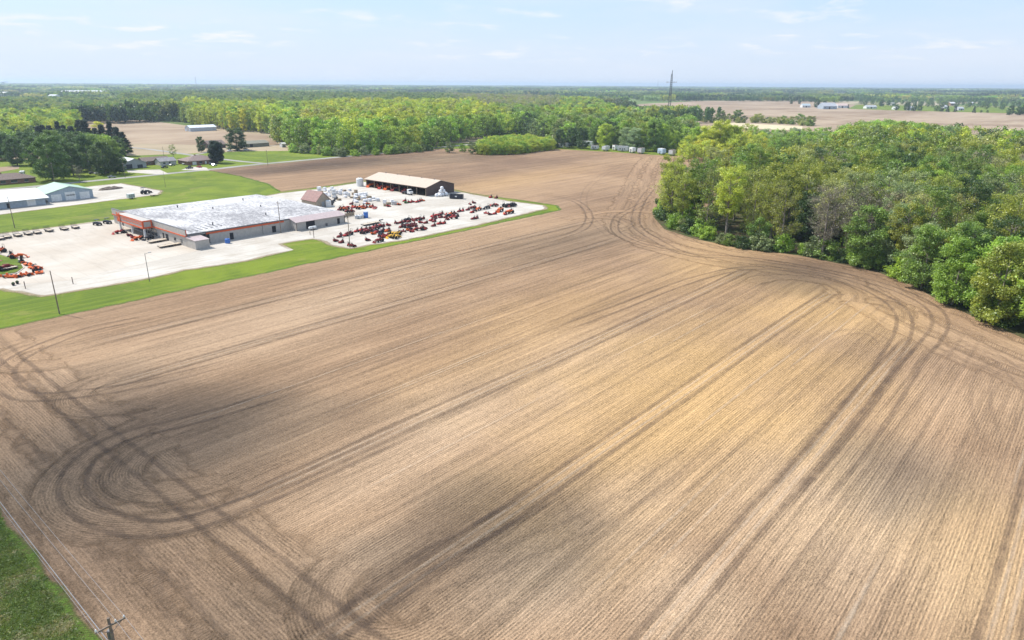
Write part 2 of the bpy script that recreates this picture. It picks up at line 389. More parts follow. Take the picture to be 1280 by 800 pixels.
def mat_concrete():
    m, t = new_mat('pale_concrete'); pos = t.n('ShaderNodeNewGeometry').outputs['Position']; sp = t.n('ShaderNodeSeparateXYZ', {0: pos})
    a = t.noise(pos, 0.035, 5, 0.6, 0.7); b = t.noise(pos, 0.5, 5, 0.65); g = t.noise(pos, 5, 3, 0.7); tr = t.noise(t.vm('MULTIPLY', pos, (0.35, 0.04, 1)), 1.0, 4, 0.6, 0.8)
    br = t.n('ShaderNodeTexWhiteNoise', {0: t.vm('FLOOR', t.vm('MULTIPLY', pos, (1/6.0, 1/6.0, 0)))}, noise_dimensions='3D').outputs[0]
    c = t.mix(t.mr(a, 0.32, 0.68), (0.405, 0.350, 0.290), (0.490, 0.448, 0.392))
    c = t.mix(t.mr(br, 0, 1, 0, 0.22), c, (0.36, 0.32, 0.275))
    c = t.mix(t.mr(tr, 0.5, 0.72, 0, 0.4), c, (0.33, 0.285, 0.235))
    c = t.mix(t.mr(b, 0.55, 0.8, 0, 0.35), c, (0.34, 0.30, 0.26))
    for ax in (0, 1):
        ph = t.m('ABSOLUTE', t.m('SUBTRACT', t.m('FRACT', t.m('MULTIPLY', sp.outputs[ax], 1/6.0)), 0.5)); c = t.mix(t.mr(ph, 0.485, 0.497, 0, 0.5), c, (0.22, 0.19, 0.16))
    return finish(m, t, c, 0.85, t.m('ADD', g, b), 0.02, 0.5)
M_conc = mat_concrete()
M_roadg = mat_gravel('worn_asphalt', (0.25, 0.24, 0.225), (0.32, 0.305, 0.285), (0.20, 0.19, 0.18))
M_farg = mat_far_ground(); M_farf = mat_far_field(); M_floor = mat_floor()

# ============================================================ ground and roads
R_ = 26000
ground = sheet('ground', [(R_*math.cos(2*math.pi*i/48), R_*math.sin(2*math.pi*i/48)) for i in range(48)], 0.0, M_farg)
FIELD = [(13.2, -260), (13.2, 190), (253, 190), (262, 199.5), (260, 250), (266, 290), (254, 336), (214, 332), (196, 333), (207.1, 364.6), (213.9, 409.8), (214.8, 455),
         (330, 460), (428, 463), (478, 415), (503, 381), (514, 330), (517, 276), (690, 262), (640, -260)]
sheet('field', FIELD, 0.030, M_field)
LAWN = [(-260, 190), (12, 190), (253, 190), (262, 199.5), (260, 250), (266, 290), (254, 336), (214, 332), (196, 333), (207.1, 364.6), (213.9, 409.8), (214.8, 455), (428, 463), (478, 415), (503, 381), (514, 330), (517, 276), (560, 275), (575, 400), (520, 480), (380, 520), (332, 535), (300, 560), (255, 575), (100, 640), (-260, 520)]
sheet('lawn', LAWN, 0.015, M_grass)
sheet('roadside_verge', [(-260, -260), (13.2, -260), (13.2, 190), (-260, 190)], 0.020, M_verge)
# headland passes that follow the field edges (rows run along the strips)
WOOD_EDGE = [(505, 268), (430, 231), (340, 183), (300, 162), (262, 142), (244, 128), (233, 111), (229, 94), (232, 75), (228, 50), (217, 38), (203, 25), (184, 4), (168, -22), (150, -60), (120, -140)]
def offset(path, d):
    out = []
    for i, (x, y) in enumerate(path):
        a = path[max(i-1, 0)]; b = path[min(i+1, len(path)-1)]; dx, dy = b[0]-a[0], b[1]-a[1]; l = math.hypot(dx, dy)
        out.append((x+dy/l*d, y-dx/l*d))
    return out
we = smooth_path(WOOD_EDGE, 3)
items = []
for i, d in enumerate((-4, 4.5, 13, 21.5)): items.append((smooth_path(offset(WOOD_EDGE, d), 3), 9.5, 0.036+0.004*i))
for i, d in enumerate((18, 26, 34)):
    items.append((smooth_path([(d, 186), (d, 120), (d, 40), (d, -40), (d, -200)], 6), 9.5, 0.052+0.004*i))
for i, (c, r) in enumerate([((38, 164), 8), ((38, 98), 9), ((38, 98), 17), ((40, 52), 8), ((188, 42), 9), ((193, 60), 14), ((42, 132), 9), ((236, 160), 14), ((252, 152), 22)]):
    a0 = math.pi*0.5 if c[0] < 100 else -math.pi*0.5
    items.append((smooth_path([(c[0]+r*1.1*math.cos(a0+math.pi*k_/8), c[1]+r*math.sin(a0+math.pi*k_/8)) for k_ in range(9)], 1.0), 8.0, 0.066+0.003*i))
ribbons_obj('headland_rows', items, M_head)

M_tr_dark = mat_track('wheel_track_dark', (0.105, 0.072, 0.052), 0.66, 0.38)
M_tr_soft = mat_track('wheel_track_soft', (0.125, 0.088, 0.064), 0.60, 0.15)
M_tr_pale = mat_track('scuffed_pale_soil', (0.42, 0.33, 0.24), 0.35, 0.34)
darks, softs, pales = [], [], []
def pair(path, gauge, width, z, L, pale=False):
    for s_ in (-1, 1):
        L.append((offset(path, s_*gauge/2), width, z))
        if pale: pales.append((offset(path, s_*(gauge/2-1.0)), 0.7, z+0.003))
zt = [0.098]
def zz(): zt[0] += 0.0012; return zt[0]
def straight(y, x0, x1, amp=0.5):
    ph = random.random()*6
    return smooth_path([(x, y+amp*math.sin(x/37+ph)+0.15*amp*math.sin(x/11+ph*2)) for x in np.arange(x0, x1, 8)], 4)
for y, x0, x1, L, wd in [(-1, 40, 172, darks, 1.3), (17, 50, 190, softs, 1.2), (26.2, 36, 176, darks, 1.5), (37.6, 30, 214, softs, 1.1), (52.4, 26, 206, darks, 1.6), (66, 40, 200, softs, 1.0), (81, 34, 212, darks, 1.5),
                         (94.5, 44, 210, softs, 1.1), (109, 44, 222, softs, 1.2), (123, 60, 225, softs, 1.0), (136, 36, 228, darks, 1.3), (150, 50, 240, softs, 1.0), (163.5, 44, 250, darks, 1.3), (176, 30, 252, softs, 1.1), (-14, 60, 160, softs, 1.1), (-28, 70, 150, darks, 1.3)]:
    pair(straight(y, x0, x1), 3.4, wd, zz(), L, pale=(L is darks))
for x in (31.8, 24.5): pair([(x+0.5*math.sin(y/30), y) for y in np.arange(-60, 184, 4)], 3.4 if x > 30 else 3.0, 1.4, zz(), darks if x > 30 else softs)
# turning loops at the ends of the passes (read off the photograph, laid on the ground)
def loop(pts, L, gauge=3.4, wd=1.3): pair(smooth_path(GP(*pts), 1.0), gauge, wd, zz(), L)
loop([(520, 535), (400, 590), (270, 645), (190, 662), (130, 650), (97, 625), (92, 597), (112, 570), (160, 545), (260, 520), (400, 478)], darks)
loop([(420, 590), (300, 632), (215, 645), (160, 632), (145, 605), (165, 580), (230, 552)], softs, 2.6)
loop([(200, 395), (120, 410), (60, 430), (20, 450), (5, 470), (20, 492), (70, 496), (180, 480), (300, 450)], darks)
loop([(380, 350), (230, 390), (120, 420), (40, 440)], softs)
loop([(880, 560), (760, 640), (620, 700), (520, 735), (440, 775), (400, 800), (360, 850)], softs)
loop([(700, 610), (600, 665), (520, 710), (450, 765), (430, 830)], darks)
loop([(960, 640), (1060, 520), (1110, 450), (1130, 410), (1122, 385), (1085, 362), (1030, 345), (970, 336), (920, 337), (860, 352), (780, 382), (700, 412)], darks)
loop([(1000, 640), (1080, 545), (1140, 455), (1175, 405), (1150, 375), (1080, 350), (1000, 333), (920, 322), (860, 318), (820, 300), (795, 280), (800, 255), (815, 235)], darks, 3.4, 1.4)
loop([(1110, 440), (1095, 420), (1060, 415), (1020, 430), (960, 470)], softs, 2.8, 1.0)
loop([(1150, 470), (1170, 440), (1210, 430), (1250, 450), (1280, 480), (1310, 520)], softs, 3, 1.0)
loop([(1240, 560), (1225, 500), (1235, 465), (1280, 450)], softs, 3, 1.0)
loop([(860, 318), (800, 305), (770, 290), (772, 272), (790, 262), (812, 250)], darks, 3, 1.2)
loop([(700, 330), (760, 312), (800, 296), (775, 276), (740, 262), (700, 256)], softs, 3, 1.2)
loop([(640, 345), (740, 322), (830, 312), (900, 326)], softs, 3, 1.1)
loop([(690, 300), (730, 285), (735, 265), (715, 250), (680, 245)], darks, 3, 1.2)
loop([(770, 300), (745, 280), (730, 258), (735, 235), (760, 215), (790, 200)], softs, 3, 1.2)
loop([(200, 700), (215, 745), (250, 790), (300, 830)], softs, 2.8, 1.0)
loop([(280, 680), (240, 690), (215, 720), (235, 760), (290, 800)], softs, 2.6, 1.0)
for i in range(22):
    x0 = random.uniform(35, 170); y0 = random.uniform(-10, 170); l = random.uniform(14, 60)
    pales.append((straight(y0, x0, x0+l+10, 0.2), 0.5, zz()))
for i in range(30):
    x0 = random.uniform(35, 170); y0 = random.uniform(-20, 170); l = random.uniform(20, 80)
    softs.append((straight(y0, x0, x0+l+10, 0.2), 0.5, zz()))
ribbons_obj('wheel_tracks', darks, M_tr_dark); ribbons_obj('faint_wheel_tracks', softs, M_tr_soft); ribbons_obj('scuffed_soil', pales, M_tr_pale)

M_worn = mat_track('worn_border', (0.24, 0.19, 0.12), 1.3, 0.85); M_rag = mat_track('ragged_turf', (0.075, 0.125, 0.016), 1.0, 0.9)
def border(pts, wd, z, closed=True):
    p = list(pts)+([pts[0]] if closed else []); out = []
    for i in range(len(p)-1):
        n = max(1, int(math.hypot(p[i+1][0]-p[i][0], p[i+1][1]-p[i][1])/3))
        for k_ in range(n): out.append((p[i][0]+(p[i+1][0]-p[i][0])*k_/n+random.uniform(-.5, .5), p[i][1]+(p[i+1][1]-p[i][1])*k_/n+random.uniform(-.5, .5)))
    out.append(p[-1]); return (out, wd, z)
ribbons_obj('ragged_turf_edge', [border([(-40, 189.6), (13, 189.6), (253, 189.6), (262, 199), (261, 250), (267, 290), (255, 337), (214, 333), (196, 335), (207, 365), (214, 410), (215, 455)], 2.4, .080, False), border([(13.6, 60), (13.6, 189)], 1.8, .084, False)], M_rag)
# far upper part of the same field, worked along the road
LOT = GP((367, 312.5), (351, 305), (389, 299), (400, 300), (412, 306), (437, 311), (462, 306.5)) + [(160, 193.8), (200, 193), (251, 196.5), (257.5, 203), (256, 225), (260, 256), (262.5, 290), (251, 333), (214, 328), (193, 329.5), (166, 322), (150, 312), (60, 316), (44, 300), (-40, 300), (-40, 229), (44.6, 228.4), (50.5, 211.6), (71, 209), (88, 210.5)] + GP((300, 328),)
sheet('gravel_yard', LOT, 0.045, M_gravel)
ribbons_obj('worn_yard_edge', [border(LOT, 3.2, .076), border([(-60, 359), (77, 363), (148, 371), (155, 382), (152, 429), (128, 428)], 3.0, .074, False)], M_worn)
sheet('concrete_apron', [(-40, 233), (46, 232), (60, 224), (104, 233), (104, 306), (62, 311), (40, 298), (-40, 296)], 0.060, M_conc)
isl = sheet('grass_island', GP((-60, 308), (0, 319), (12, 322.5), (22, 324), (29, 335), (20, 341), (0, 344), (-60, 348)), 0.20, M_grass)
me_kerb = MB(); pk = GP((-60, 307), (0, 318), (12, 321.5), (23, 323), (30.5, 335), (21, 342), (0, 345), (-60, 349))
for i in range(len(pk)-1):
    a, b = pk[i], pk[i+1]; l = math.hypot(b[0]-a[0], b[1]-a[1]); an = math.atan2(b[1]-a[1], b[0]-a[0])
    me_kerb.box(a[0], a[0]+l, a[1]-0.15, a[1]+0.15, 0.0, 0.22+0.003*(i % 2), rz=an, c=a)
tag(me_kerb.obj('kerb', M_conc), kind='structure')
sheet('concrete_strip', [(44, 309.5), (60, 314), (100, 316), (104, 311), (120, 311), (120, 306.5), (104, 306.5), (62, 311.2), (42, 299)], 0.065, M_conc)
WYARD = [(-60, 359), (77, 363), (148, 371), (155, 382), (152, 429), (128, 428), (121, 400), (118, 384), (60, 378), (-60, 376)]
sheet('gravel_drive', WYARD, 0.035, M_gravel)
sheet('gravel_pad', [(50, 377), (120, 383), (126, 430), (60, 440), (30, 420)], 0.039, M_gravel)
ribbons_obj('county_road', [(smooth_path([(-300, 446), (60, 449), (128, 451), (218, 457), (257, 462), (362, 464.5), (428, 470), (520, 476), (640, 492), (900, 520)], 8), 6.6, 0.055)], M_roadg)
ribbons_obj('side_road', [(smooth_path([(262, 463), (256.5, 500), (254, 560), (251.5, 645), (236, 733), (225, 900)], 8), 5.0, 0.059)], M_roadg)
ribbons_obj('farm_lane', [(smooth_path([(257, 560), (275, 575), (292, 590), (350, 594)], 6), 3.2, 0.063)], M_roadg)
sheet('house_driveway', GP((226, 212.5), (262, 213.5), (258, 209.5), (240, 208.5)), 0.067, M_gravel)
sheet('white_driveway', GP((158, 213), (200, 212), (210, 217), (196, 218), (160, 215.5)), 0.067, M_gravel)
sheet('brown_drive', GP((-30, 239), (30, 235.5), (38, 240), (20, 243), (-30, 246)), 0.067, M_conc)
sheet('distant_field', GP((-60, 212), (0, 209), (24, 207), (24, 211), (0, 215), (-60, 218)), 0.07, M_farf)
# the field beyond the side road, and the open fields further out
sheet('far_field', GP((96, 148.5), (175, 149), (233, 157), (286, 164), (342, 169.5), (349, 181), (300, 184), (262, 181.5), (180, 179.5), (140, 181), (80, 184)), 0.033, M_farf)
sheet('far_field', GP((700, 165), (842, 187), (1040, 190), (1290, 215), (1500, 215), (1500, 136), (1240, 133), (1050, 130), (1000, 127), (870, 126.5), (800, 130), (760, 140)), 0.028, M_farf)
sheet('stubble_strip', GP((905, 153), (1003, 158), (1003, 163.5), (905, 159)), 0.05, mat_gravel('stubble', (0.50, 0.42, 0.27), (0.56, 0.48, 0.33), (0.42, 0.36, 0.22)))
sheet('farm_grass', GP((1060, 136), (1120, 138), (1280, 142), (1400, 144), (1400, 136), (1150, 132), (1070, 131)), 0.045, M_grass)

# ============================================================ trees
def leaf_mat(name, mode):
    m, t = new_mat(name)
    if mode == 'OBJ': col = t.n('ShaderNodeObjectInfo').outputs['Color']
    else: col = t.n('ShaderNodeAttribute', attribute_type='INSTANCER', attribute_name='tint').outputs['Color']
    lv = t.n('ShaderNodeAttribute', attribute_type='GEOMETRY', attribute_name='leafvar').outputs['Fac']
    c = t.mix(1.0, col, t.n('ShaderNodeCombineColor', {0: t.mr(lv, 0, 1, 0.62, 1.55, False), 1: t.mr(lv, 0, 1, 0.68, 1.42, False), 2: t.mr(lv, 0, 1, 0.7, 1.3, False)}).outputs[0], 'MULTIPLY')
    d = t.n('ShaderNodeBsdfDiffuse', {0: c}); tr = t.n('ShaderNodeBsdfTranslucent', {0: c})
    mx = t.n('ShaderNodeMixShader', {0: 0.45, 1: d.outputs[0], 2: tr.outputs[0]})
    gl = t.n('ShaderNodeBsdfGlossy', {0: (0.9, 0.95, 1, 1), 'Roughness': 0.5}); mx2 = t.n('ShaderNodeMixShader', {0: 0.035, 1: mx.outputs[0], 2: gl.outputs[0]})
    t.n('ShaderNodeOutputMaterial', {0: mx2.outputs[0]}); return m
M_leaf = leaf_mat('leaves', 'OBJ'); M_leafi = leaf_mat('woodland_leaves', 'INST')
M_bark = mat('bark', (0.23, 0.20, 0.165), 0.95, wear=0.35, scale=1.5)

def leaf_mesh(name, centers, radii, per, size, m, flat=0.75, outc=None, seed=0):
    """many small leaf-sized faces in loose clusters"""
    r = np.random.default_rng(seed); C = np.repeat(centers, per, axis=0); Rr = np.repeat(radii, per)
    n = len(C); d = r.normal(size=(n, 3)); d /= np.linalg.norm(d, axis=1)[:, None]
    rr = Rr*(r.random(n)**0.45); P = C + d*rr[:, None]*np.array([1, 1, flat])
    nrm = d*0.55 + r.normal(size=(n, 3))*0.55 + np.array([0, 0, 0.45]); nrm /= np.linalg.norm(nrm, axis=1)[:, None]
    up = r.normal(size=(n, 3)); a = np.cross(nrm, up); a /= np.linalg.norm(a, axis=1)[:, None]; b = np.cross(nrm, a)
    s = size*(0.6+0.8*r.random(n))[:, None]
    V = np.stack([P-a*s*0.5, P-b*s*0.33, P+a*s*0.5, P+b*s*0.33], axis=1).reshape(-1, 3)
    me = D.meshes.new(name); me.vertices.add(len(V)); me.vertices.foreach_set('co', V.astype(np.float32).ravel())
    me.loops.add(4*n); me.loops.foreach_set('vertex_index', np.arange(4*n, dtype=np.int32))
    me.polygons.add(n); me.polygons.foreach_set('loop_start', np.arange(0, 4*n, 4, dtype=np.int32)); me.polygons.foreach_set('loop_total', np.full(n, 4, np.int32))
    me.update(calc_edges=True)
    cl = np.repeat(r.random(len(centers)), per)                      # some clusters lighter, some darker
    at = me.attributes.new('leafvar', 'FLOAT', 'FACE'); at.data.foreach_set('value', np.clip(0.5+(cl-0.5)*0.75+r.normal(size=n)*0.08, 0, 1).astype(np.float32))
    me.materials.append(m); return me
def build_tree(name, h, spread, crown_lo, shape='round', limbs=12, per=60, size=0.55, clump=1.5, dens=1.0, seed=1, twigs=0, low=False):
    """returns (trunk mesh, crown mesh) : a tapering trunk with limbs, leaf clusters at the limb ends"""
    r = random.Random(seed); mb = MB(); ctr = []; rads = []
    lean = (r.uniform(-1, 1)*h*0.03, r.uniform(-1, 1)*h*0.03)
    tp = [Vector((lean[0]*t*t+r.uniform(-.15, .15)*(0 < t < 1), lean[1]*t*t+r.uniform(-.15, .15)*(0 < t < 1), h*0.93*t)) for t in (0, .15, .3, .5, .7, .85, 1)]
    r0 = h*0.017
    mb.path(tp, [r0*1.25, r0, r0*.85, r0*.62, r0*.4, r0*.22, r0*.08], 5 if low else 7)
    def env(t):   # crown radius at crown height fraction t
        if shape == 'round': return math.sqrt(max(0.02, 1-(2*t-0.85)**2/1.6))
        if shape == 'vase': return 0.35+0.75*math.sin(min(1, t*1.05)*math.pi*0.62)*(1-max(0, t-.8)*2.5)
        if shape == 'column': return 0.75*math.sqrt(max(0.03, 1-(2*t-0.9)**2/1.4))+0.15
        if shape == 'cone': return max(0.06, (1-t))*1.05
        return 1
    def tpt(z):
        f = max(0, min(1, z/(h*0.93))); L_ = [0, .15, .3, .5, .7, .85, 1]
        for i in range(6):
            if f <= L_[i+1]: return tp[i].lerp(tp[i+1], (f-L_[i])/(L_[i+1]-L_[i]))
        return tp[-1]
    for i in range(limbs):
        t = (i+0.5)/limbs; t = min(0.98, max(0.0, t+r.uniform(-.04, .04)))
        zt_ = h*(crown_lo+(1-crown_lo)*t); R = spread*env(t)*r.uniform(0.75, 1.15)
        az = i*2.399+r.uniform(-.4, .4); base = tpt(max(h*crown_lo*0.75, zt_-R*r.uniform(.55, .95)))
        tip = Vector((base.x*0.5+math.cos(az)*R*0.85, base.y*0.5+math.sin(az)*R*0.85, min(zt_, h*0.97)))
        if shape == 'cone': base = tpt(zt_); tip.z = zt_-R*0.15
        midp = base.lerp(tip, .5)+Vector((r.uniform(-.1, .1)*R, r.uniform(-.1, .1)*R, -R*0.08 if shape != 'cone' else 0))
        lr = r0*0.42*(1-0.6*t); mb.path([base, midp, tip], [lr, lr*.6, lr*.15], 4 if low else 5)
        nsub = 1 if low else 4
        for P_, rr in ((tip, 1.0), (midp.lerp(tip, .45), .8)):
            ctr.append(P_); rads.append(clump*rr*r.uniform(.8, 1.2))
        for k_ in range(int(nsub*dens+r.random()*0.9)):
            s_ = base.lerp(midp, r.uniform(.55, 1)) if r.random() < .4 else midp.lerp(tip, r.uniform(.0, .8))
            a2 = az+r.uniform(-1.3, 1.3); l2 = R*r.uniform(.3, .55)
            e = s_+Vector((math.cos(a2)*l2, math.sin(a2)*l2, l2*r.uniform(-.1, .75) if shape != 'cone' else -l2*.1))
            e.z = min(e.z, h)
            if not low: mb.tube(s_, e, lr*.35, lr*.08, 4, caps=False)
            ctr.append(e); rads.append(clump*r.uniform(.7, 1.15))
            if twigs:
                for q in range(twigs):
                    d_ = Vector((r.uniform(-1, 1), r.uniform(-1, 1), r.uniform(-.2, 1.2))).normalized()*clump*1.4
                    mb.tube(e, e+d_, 0.035, 0.015, 3, caps=False)
    ctr.append(tp[-1]+Vector((0, 0, h*.03))); rads.append(clump)
    trunk = mb.mesh(name+'_trunk', M_bark, True)
    crown = leaf_mesh(name+'_crown', np.array([tuple(c) for c in ctr]), np.array(rads), per, size, M_leaf, seed=seed)
    return trunk, crown
LIB = {
 'broad': [build_tree('broad', 20, 6.0, .09, 'round', 23, 90, .48, 1.65, 1.5, 11+i) for i in range(5)],
 'tall':  [build_tree('tall', 26, 5.2, .36, 'vase', 18, 62, .45, 1.5, 1.3, 31+i) for i in range(5)],
 'open':  [build_tree('open', 23, 5.4, .28, 'round', 16, 32, .40, 1.6, 1.4, 51+i, twigs=3) for i in range(3)],
 'bare':  [build_tree('bare', 22, 4.8, .30, 'vase', 15, 7, .42, 1.7, 1.4, 71+i, twigs=5) for i in range(2)],
 'column': [build_tree('column', 21, 3.1, .14, 'column', 17, 60, .46, 1.4, 0.9, 91+i) for i in range(3)],
 'young': [build_tree('young', 10, 3.2, .10, 'round', 12, 50, .45, 1.25, 1.1, 111+i) for i in range(3)],
 'shrub': [build_tree('shrub', 4.2, 2.4, .04, 'round', 9, 45, .38, 1.0, 1.0, 131+i) for i in range(3)],
 'pine':  [build_tree('pine', 19, 4.6, .16, 'cone', 34, 60, .50, 1.25, 1.3, 151+i) for i in range(2)],
 'oval':  [build_tree('oval', 13.5, 4.3, .14, 'round', 34, 130, .42, 1.5, 1.8, 171)],
 'spruce': [build_tree('spruce', 15, 4.0, .03, 'cone', 30, 40, .5, 1.0, 1.2, 181)],
}
FORM = {'broad': 'broad round-crowned tree', 'tall': 'tall high-crowned tree', 'open': 'thin open-crowned tree', 'bare': 'nearly leafless twiggy tree', 'column': 'slim upright tree', 'young': 'small bushy tree', 'shrub': 'low leafy shrub', 'pine': 'dark pine', 'oval': 'dense egg-shaped tree', 'spruce': 'dark conical conifer'}
SHORT = {'broad': 'rounded', 'tall': 'tall', 'open': 'sparse', 'bare': 'twiggy', 'column': 'slim', 'young': 'bushy'}
T = {  # leaf colours (young spring leaves are pale and yellow)
 'olive': (0.275, 0.325, 0.046), 'yellow-green': (0.430, 0.510, 0.060), 'bright green': (0.280, 0.430, 0.054), 'deep green': (0.075, 0.138, 0.032), 'mid green': (0.185, 0.285, 0.048),
 'grey-green': (0.240, 0.300, 0.115), 'tan-green': (0.360, 0.380, 0.115), 'grey-brown': (0.310, 0.290, 0.185), 'silvery green': (0.310, 0.400, 0.190), 'dark green': (0.030, 0.052, 0.026), 'golden': (0.50, 0.54, 0.055)}
NTREE = [0]
def jit(c, a=0.16):
    f = 1+random.uniform(-a, a); g = random.uniform(-a, a)*0.4
    return (max(0, c[0]*f*(1+g)), max(0, c[1]*f), max(0, c[2]*f*(1-g)), 1)
def plant(kind, x, y, s, tint, label, group=None, cat=None, name=None, wide=1.0, z=0.0):
    tr, cr = random.choice(LIB[kind])
    cat = cat or ('shrub' if kind == 'shrub' else 'tree'); name = name or ('shrub' if kind == 'shrub' else 'pine_tree' if kind in ('pine',) else 'conifer_tree' if kind == 'spruce' else 'tree')
    o = thing(name, label, cat, (x, y, z), random.uniform(0, 6.28), group); o.scale = (s*wide, s*wide, s)
    link('trunk', tr, o); c = link('crown', cr, o); c.color = jit(T[tint]) if isinstance(tint, str) else jit(tint)
    NTREE[0] += 1; return o
PEND = []   # (size on picture, zone, kind, x, y, s, tint) woodland trees waiting to be ranked
def scatter(zone, poly, spacing, mixf, hs=(0.8, 1.1), dmin=0, dmax=1e9, jitter=.42, bbox=None, margin=40):
    xs = [p[0] for p in poly]; ys = [p[1] for p in poly]; x = min(xs); n = 0
    while x < max(xs):
        y = min(ys)
        while y < max(ys):
            X = x+random.uniform(-jitter, jitter)*spacing; Y = y+random.uniform(-jitter, jitter)*spacing; y += spacing
            d = math.hypot(X, Y)
            if d < dmin or d > dmax or not inpoly(X, Y, poly): continue
            px = PX(X, Y, 10)
            if px[2] < 5 or px[0] < -margin*2 or px[0] > 1280+margin*2 or px[1] > 900: continue
            kind, tint = mixf(X, Y, px); s = random.uniform(*hs)
            if kind is None: continue
            PEND.append((s*20*FPX/px[2] if -5 < px[0] < 1285 else 0, zone, kind, X, Y, s, tint)); n += 1
        x += spacing
    return n
def pick(d):
    r = random.random()*sum(w_ for _, w_ in d)
    for k_, w_ in d:
        r -= w_
        if r <= 0: return k_
    return d[-1][0]

# ---- right-hand wood
WOODP = [(268, 150), (246, 132), (237, 114), (234, 94), (237, 75), (232, 50), (221, 37), (207, 26), (188, 6), (172, -20), (150, -60), (130, -120), (420, -160), (640, 20)] + GP((1290, 207), (1200, 204), (1190, 190), (1130, 176), (1075, 176), (1045, 190), (1035, 215), (985, 238), (940, 250), (900, 257), (850, 262))
sheet('woodland_floor', WOODP, 0.095, M_floor)
def mix_right(X, Y, px):
    x, y = px[0], px[1]; ed = edge_dist(X, Y, WOODP[:13])
    if x < 1090 and ed < 24 and random.random() < .28: return None, None
    nz = mnoise.noise(Vector((X*0.018, Y*0.018, 3)))
    if x < 1010:
        kd = pick([('tall', 5), ('open', 4), ('broad', .8)]) if ed > 9 else pick([('tall', 4), ('open', 3), ('young', 2), ('column', .6), ('bare', .8)]); tn = pick([('olive', 7), ('yellow-green', 1.2), ('tan-green', 1), ('mid green', 2)])
    elif px[2] > 540 and x < 1200:
        kd = 'broad'; tn = pick([('bright green', 7), ('mid green', 2), ('yellow-green', 1)])
    elif nz > 0.22: kd = pick([('bare', 4), ('open', 4), ('tall', 2)]); tn = pick([('grey-brown', 4), ('grey-green', 4), ('tan-green', 3)])
    elif nz < -0.18: kd = pick([('broad', 6), ('tall', 3)]); tn = pick([('mid green', 4), ('bright green', 1.5), ('deep green', 1.6), ('olive', 4)])
    else: kd = pick([('broad', 4), ('tall', 5), ('open', 3)]); tn = pick([('olive', 8), ('yellow-green', 1.2), ('mid green', 3), ('tan-green', 1.2), ('grey-green', 1.5), ('deep green', 1)])
    if ed < 14 and x > 1080: kd = pick([('broad', 6), ('tall', 1.5)]); tn = pick([('mid green', 5), ('bright green', 2.2), ('silvery green', .7), ('olive', 3), ('deep green', 1)])
    return kd, tn
scatter('right-hand wood', WOODP, 7.6, mix_right, (.78, 1.12))

# ---- trees of the trailer park and beyond
PARK = GP((848, 203), (900, 203), (1035, 199), (1055, 186), (1040, 180), (950, 182), (860, 184))
def mix_park(X, Y, px):
    if px[0] < 955: return pick([('broad', 5), ('tall', 1)]), pick([('yellow-green', 5), ('golden', 4), ('bright green', 2)])
    return 'broad', pick([('bright green', 6), ('mid green', 4), ('silvery green', 1.2)])
scatter('trailer park belt', PARK, 11, mix_park, (.62, .85))
MIDW = GP((640, 166), (700, 180), (760, 183), (820, 186), (862, 189), (862, 171), (800, 165), (772, 150), (742, 133), (640, 128), (560, 125), (540, 150), (560, 160))
def mix_mid(X, Y, px):
    nz = mnoise.noise(Vector((X*0.006, Y*0.006, 9)))
    if px[1] < 140 and px[0] < 700: return pick([('open', 3), ('bare', 3), ('broad', 2)]), pick([('grey-brown', 3), ('tan-green', 3), ('olive', 2), ('grey-green', 2)])
    if nz > .1: return pick([('broad', 4), ('column', 3)]), pick([('yellow-green', 4), ('bright green', 3), ('olive', 2)])
    return 'broad', pick([('mid green', 5), ('deep green', 2), ('bright green', 3), ('grey-green', 2), ('olive', 2)])
scatter('wood behind trailers', MIDW, 12.5, mix_mid, (.85, 1.3))
# ---- the long spring-yellow wood left of centre
YEL = GP((180, 149.5), (228, 150.5), (233, 156.5), (286, 163.5), (342, 168.5), (347, 181), (372, 188.5), (427, 193.5), (485, 191), (540, 186), (575, 178), (612, 172), (650, 168), (600, 150), (560, 125), (200, 123), (150, 130), (165, 147))
def mix_yel(X, Y, px):
    nz = mnoise.noise(Vector((X*0.005, Y*0.005, 1))); x = px[0]
    if px[2] > 1250: return pick([('broad', 4), ('open', 2)]), pick([('mid green', 5), ('grey-green', 4), ('olive', 2), ('deep green', 4)])
    if x < 235: return pick([('broad', 3), ('column', 3)]), pick([('mid green', 4), ('olive', 4), ('yellow-green', 2)])
    if 345 < x < 380 or nz < -.28: return pick([('broad', 4), ('column', 2)]), pick([('bright green', 5), ('mid green', 3), ('yellow-green', 2)])
    return pick([('column', 6), ('tall', 2), ('open', 2)]), pick([('yellow-green', 9), ('tan-green', 2), ('olive', 2.6), ('golden', 2.0), ('bright green', 1.2)])
scatter('yellow wood', YEL, 10.5, mix_yel, (.9, 1.32))
# ---- left-hand trees
LEFT1 = GP((-60, 204), (-10, 203), (30, 198), (60, 200), (100, 214), (152, 215), (160, 205), (150, 196), (120, 190), (95, 184), (60, 180), (0, 182), (-60, 184))
def mix_l1(X, Y, px): return 'broad', pick([('deep green', 6), ('mid green', 3), ('bright green', .8)])
scatter('left house grove', LEFT1, 13, mix_l1, (.6, .95))
LEFT2 = GP((-80, 182), (60, 178), (118, 176), (98, 168), (98, 148), (180, 147.5), (178, 135), (100, 130), (-80, 130))
def mix_l2(X, Y, px):
    if px[1] > 143: return pick([('broad', 5), ('column', 2)]), pick([('yellow-green', 5), ('mid green', 3), ('bright green', 3), ('olive', 2)])
    return 'broad', pick([('mid green', 5), ('deep green', 3), ('grey-green', 2), ('olive', 3)])
scatter('trees among distant houses', GP((1075, 132), (1290, 139), (1290, 130), (1180, 126), (1075, 126)), 46, mix_l1, (.5, .8), jitter=.5)
